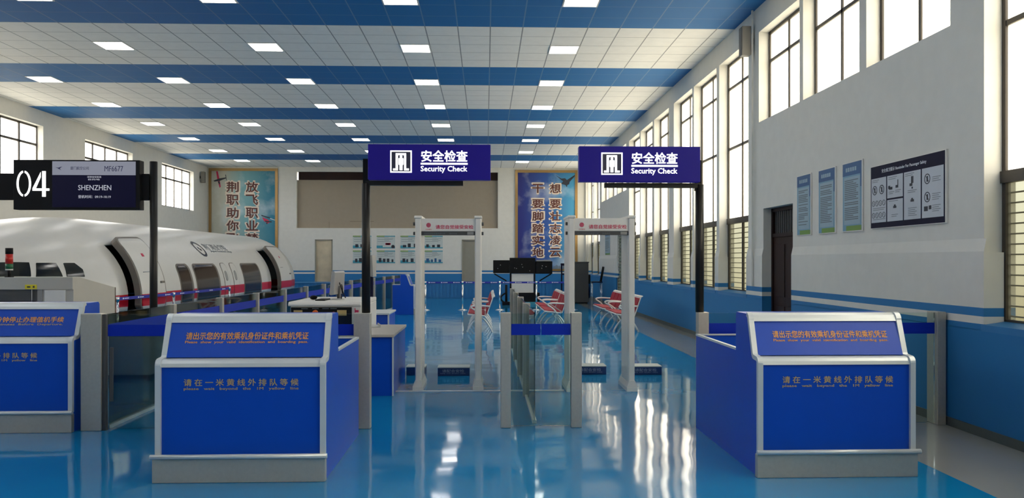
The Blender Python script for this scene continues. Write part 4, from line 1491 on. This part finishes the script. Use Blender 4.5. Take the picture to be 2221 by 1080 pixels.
M['paperblue'] = mat('pale_blue_sheet', (0.30, 0.42, 0.50), 0.45)
rules_poster('blue text poster nearest the dark door, leftmost of three', 11.45, 10.95, 3)
rules_poster('blue text poster in the middle of three on the right wall', 10.70, 10.17, 4)
rules_poster('blue text poster beside the navy safety board, rightmost of three', 9.97, 9.43, 5)
rules_poster('small far blue poster on the right wall above the chrome stool', 30.1, 28.9, 6, z0=1.85, z1=2.75)

t = thing('safety_board', 'navy and white passenger safety board with icons on the right wall', 'notice board', (XR - 0.002, 9.21, 2.01))
W, Hh = 1.53, 0.74
rbox(G(), 0, W, 0, Hh, 0, 0.02).build('board', 'white', t)
rbox(G(), 0.0, W - 0.02, 0.008, Hh - 0.008, 0.02, 0.022).build('navy_field', 'navy', t)
panels = [(0.02, 0.36, 0.07, 0.59), (0.385, 0.72, 0.07, 0.315), (0.385, 0.72, 0.335, 0.59), (0.745, 1.075, 0.07, 0.59), (1.10, 1.49, 0.07, 0.59)]
for q in panels:
    rbox(G(), q[0], q[1], q[2], q[3], 0.022, 0.024).build('white_panel', 'paper', t)
text('安全保卫提示 Reminder For Passenger Safety', 'lettering', t, 'inkwhite', 0.26, 1.18, 0.635, 0.685, lambda u, v, d: (-0.022 - d, -u, v), bold=0.008)


def ring(g_, u, v, r, wd):
    N = 20
    for i in range(N):
        a0, a1 = 2 * math.pi * i / N, 2 * math.pi * (i + 1) / N
        g_.prism([(-(u + rr * math.cos(q)), v + rr * math.sin(q)) for rr, q in ((r, a0), (r, a1), (r - wd, a1), (r - wd, a0))], -0.0255, -0.024, 'x')
    c, s = math.cos(R(135)), math.sin(R(135))
    g_.prism([(-(u + c * r + s * wd / 2), v + s * r - c * wd / 2 * 0), (-(u - c * r + s * wd / 2), v - s * r), (-(u - c * r - s * wd / 2), v - s * r), (-(u + c * r - s * wd / 2), v + s * r)], -0.0255, -0.024, 'x')


ic = G()
for u, v, r in ((0.10, 0.45, 0.055), (0.26, 0.45, 0.055), (1.20, 0.475, 0.055), (1.20, 0.285, 0.055)):
    ring(ic, u, v, r, 0.010)
    rbox(ic, u - 0.012, u + 0.014, v - 0.03, v + 0.03, 0.024, 0.0255)
for row in (0.295, 0.155):
    for i in range(4):
        ring(ic, 0.07 + i * 0.08, row, 0.033, 0.006)
for (u0, u1, v0, v1) in ((0.43, 0.50, 0.43, 0.46), (0.41, 0.45, 0.44, 0.475), (0.57, 0.62, 0.44, 0.47), (0.61, 0.625, 0.44, 0.53), (0.52, 0.585, 0.215, 0.24), (0.535, 0.57, 0.24, 0.255), (0.89, 0.935, 0.46, 0.535), (0.86, 0.915, 0.43, 0.46), (0.90, 0.925, 0.40, 0.42), (0.88, 0.945, 0.26, 0.285), (0.895, 0.925, 0.285, 0.30), (1.14, 1.21, 0.14, 0.19), (1.23, 1.275, 0.155, 0.195)):
    rbox(ic, u0, u1, v0, v1, 0.024, 0.0255)
ic.build('icons', 'ink', t)
ln = G()
for (u0, u1, v, n_) in ((0.04, 0.2, 0.565, 2), (0.06, 0.34, 0.235, 2), (0.06, 0.34, 0.105, 1), (0.42, 0.54, 0.40, 2), (0.56, 0.68, 0.41, 2), (0.41, 0.6, 0.565, 2), (0.48, 0.62, 0.14, 2), (0.42, 0.62, 0.295, 1), (0.82, 1.0, 0.38, 2), (0.83, 1.0, 0.19, 5), (0.77, 0.95, 0.565, 2), (1.29, 1.44, 0.48, 3), (1.29, 1.44, 0.31, 4), (1.29, 1.44, 0.19, 4)):
    for i in range(n_):
        rbox(ln, u0, u1 - 0.03 * (i % 2), v - i * 0.02, v - i * 0.02 + 0.006, 0.024, 0.025)
ln.build('text_lines', 'inkgrey', t)


# loudspeakers
def speaker(label, loc, rz):
    t = thing('loudspeaker', label, 'loudspeaker', loc, rz)
    G().box(-0.08, 0.08, -0.16, 0.0, 0, 0.5).build('cabinet', 'grey2', t, 0.01)
    G().box(-0.065, 0.065, -0.168, -0.16, 0.02, 0.48).build('grille', 'grey3', t)
    G().box(-0.03, 0.03, 0.0, 0.06, 0.2, 0.3).build('bracket', 'dgrey', t)
    return t


M['grey2'] = mat('speaker_grey', (0.20, 0.19, 0.17), 0.5)
M['grey3'] = mat('speaker_grille', (0.13, 0.125, 0.115), 0.6, bump=0.4, vscale=80)
speaker('grey column loudspeaker high on the right wall between the windows', (XR - 0.06, 13.4, 5.17), R(-90))
s2 = speaker('small dark loudspeaker high in the left back corner', (XL + 0.06, 35.3, 5.1), R(90))
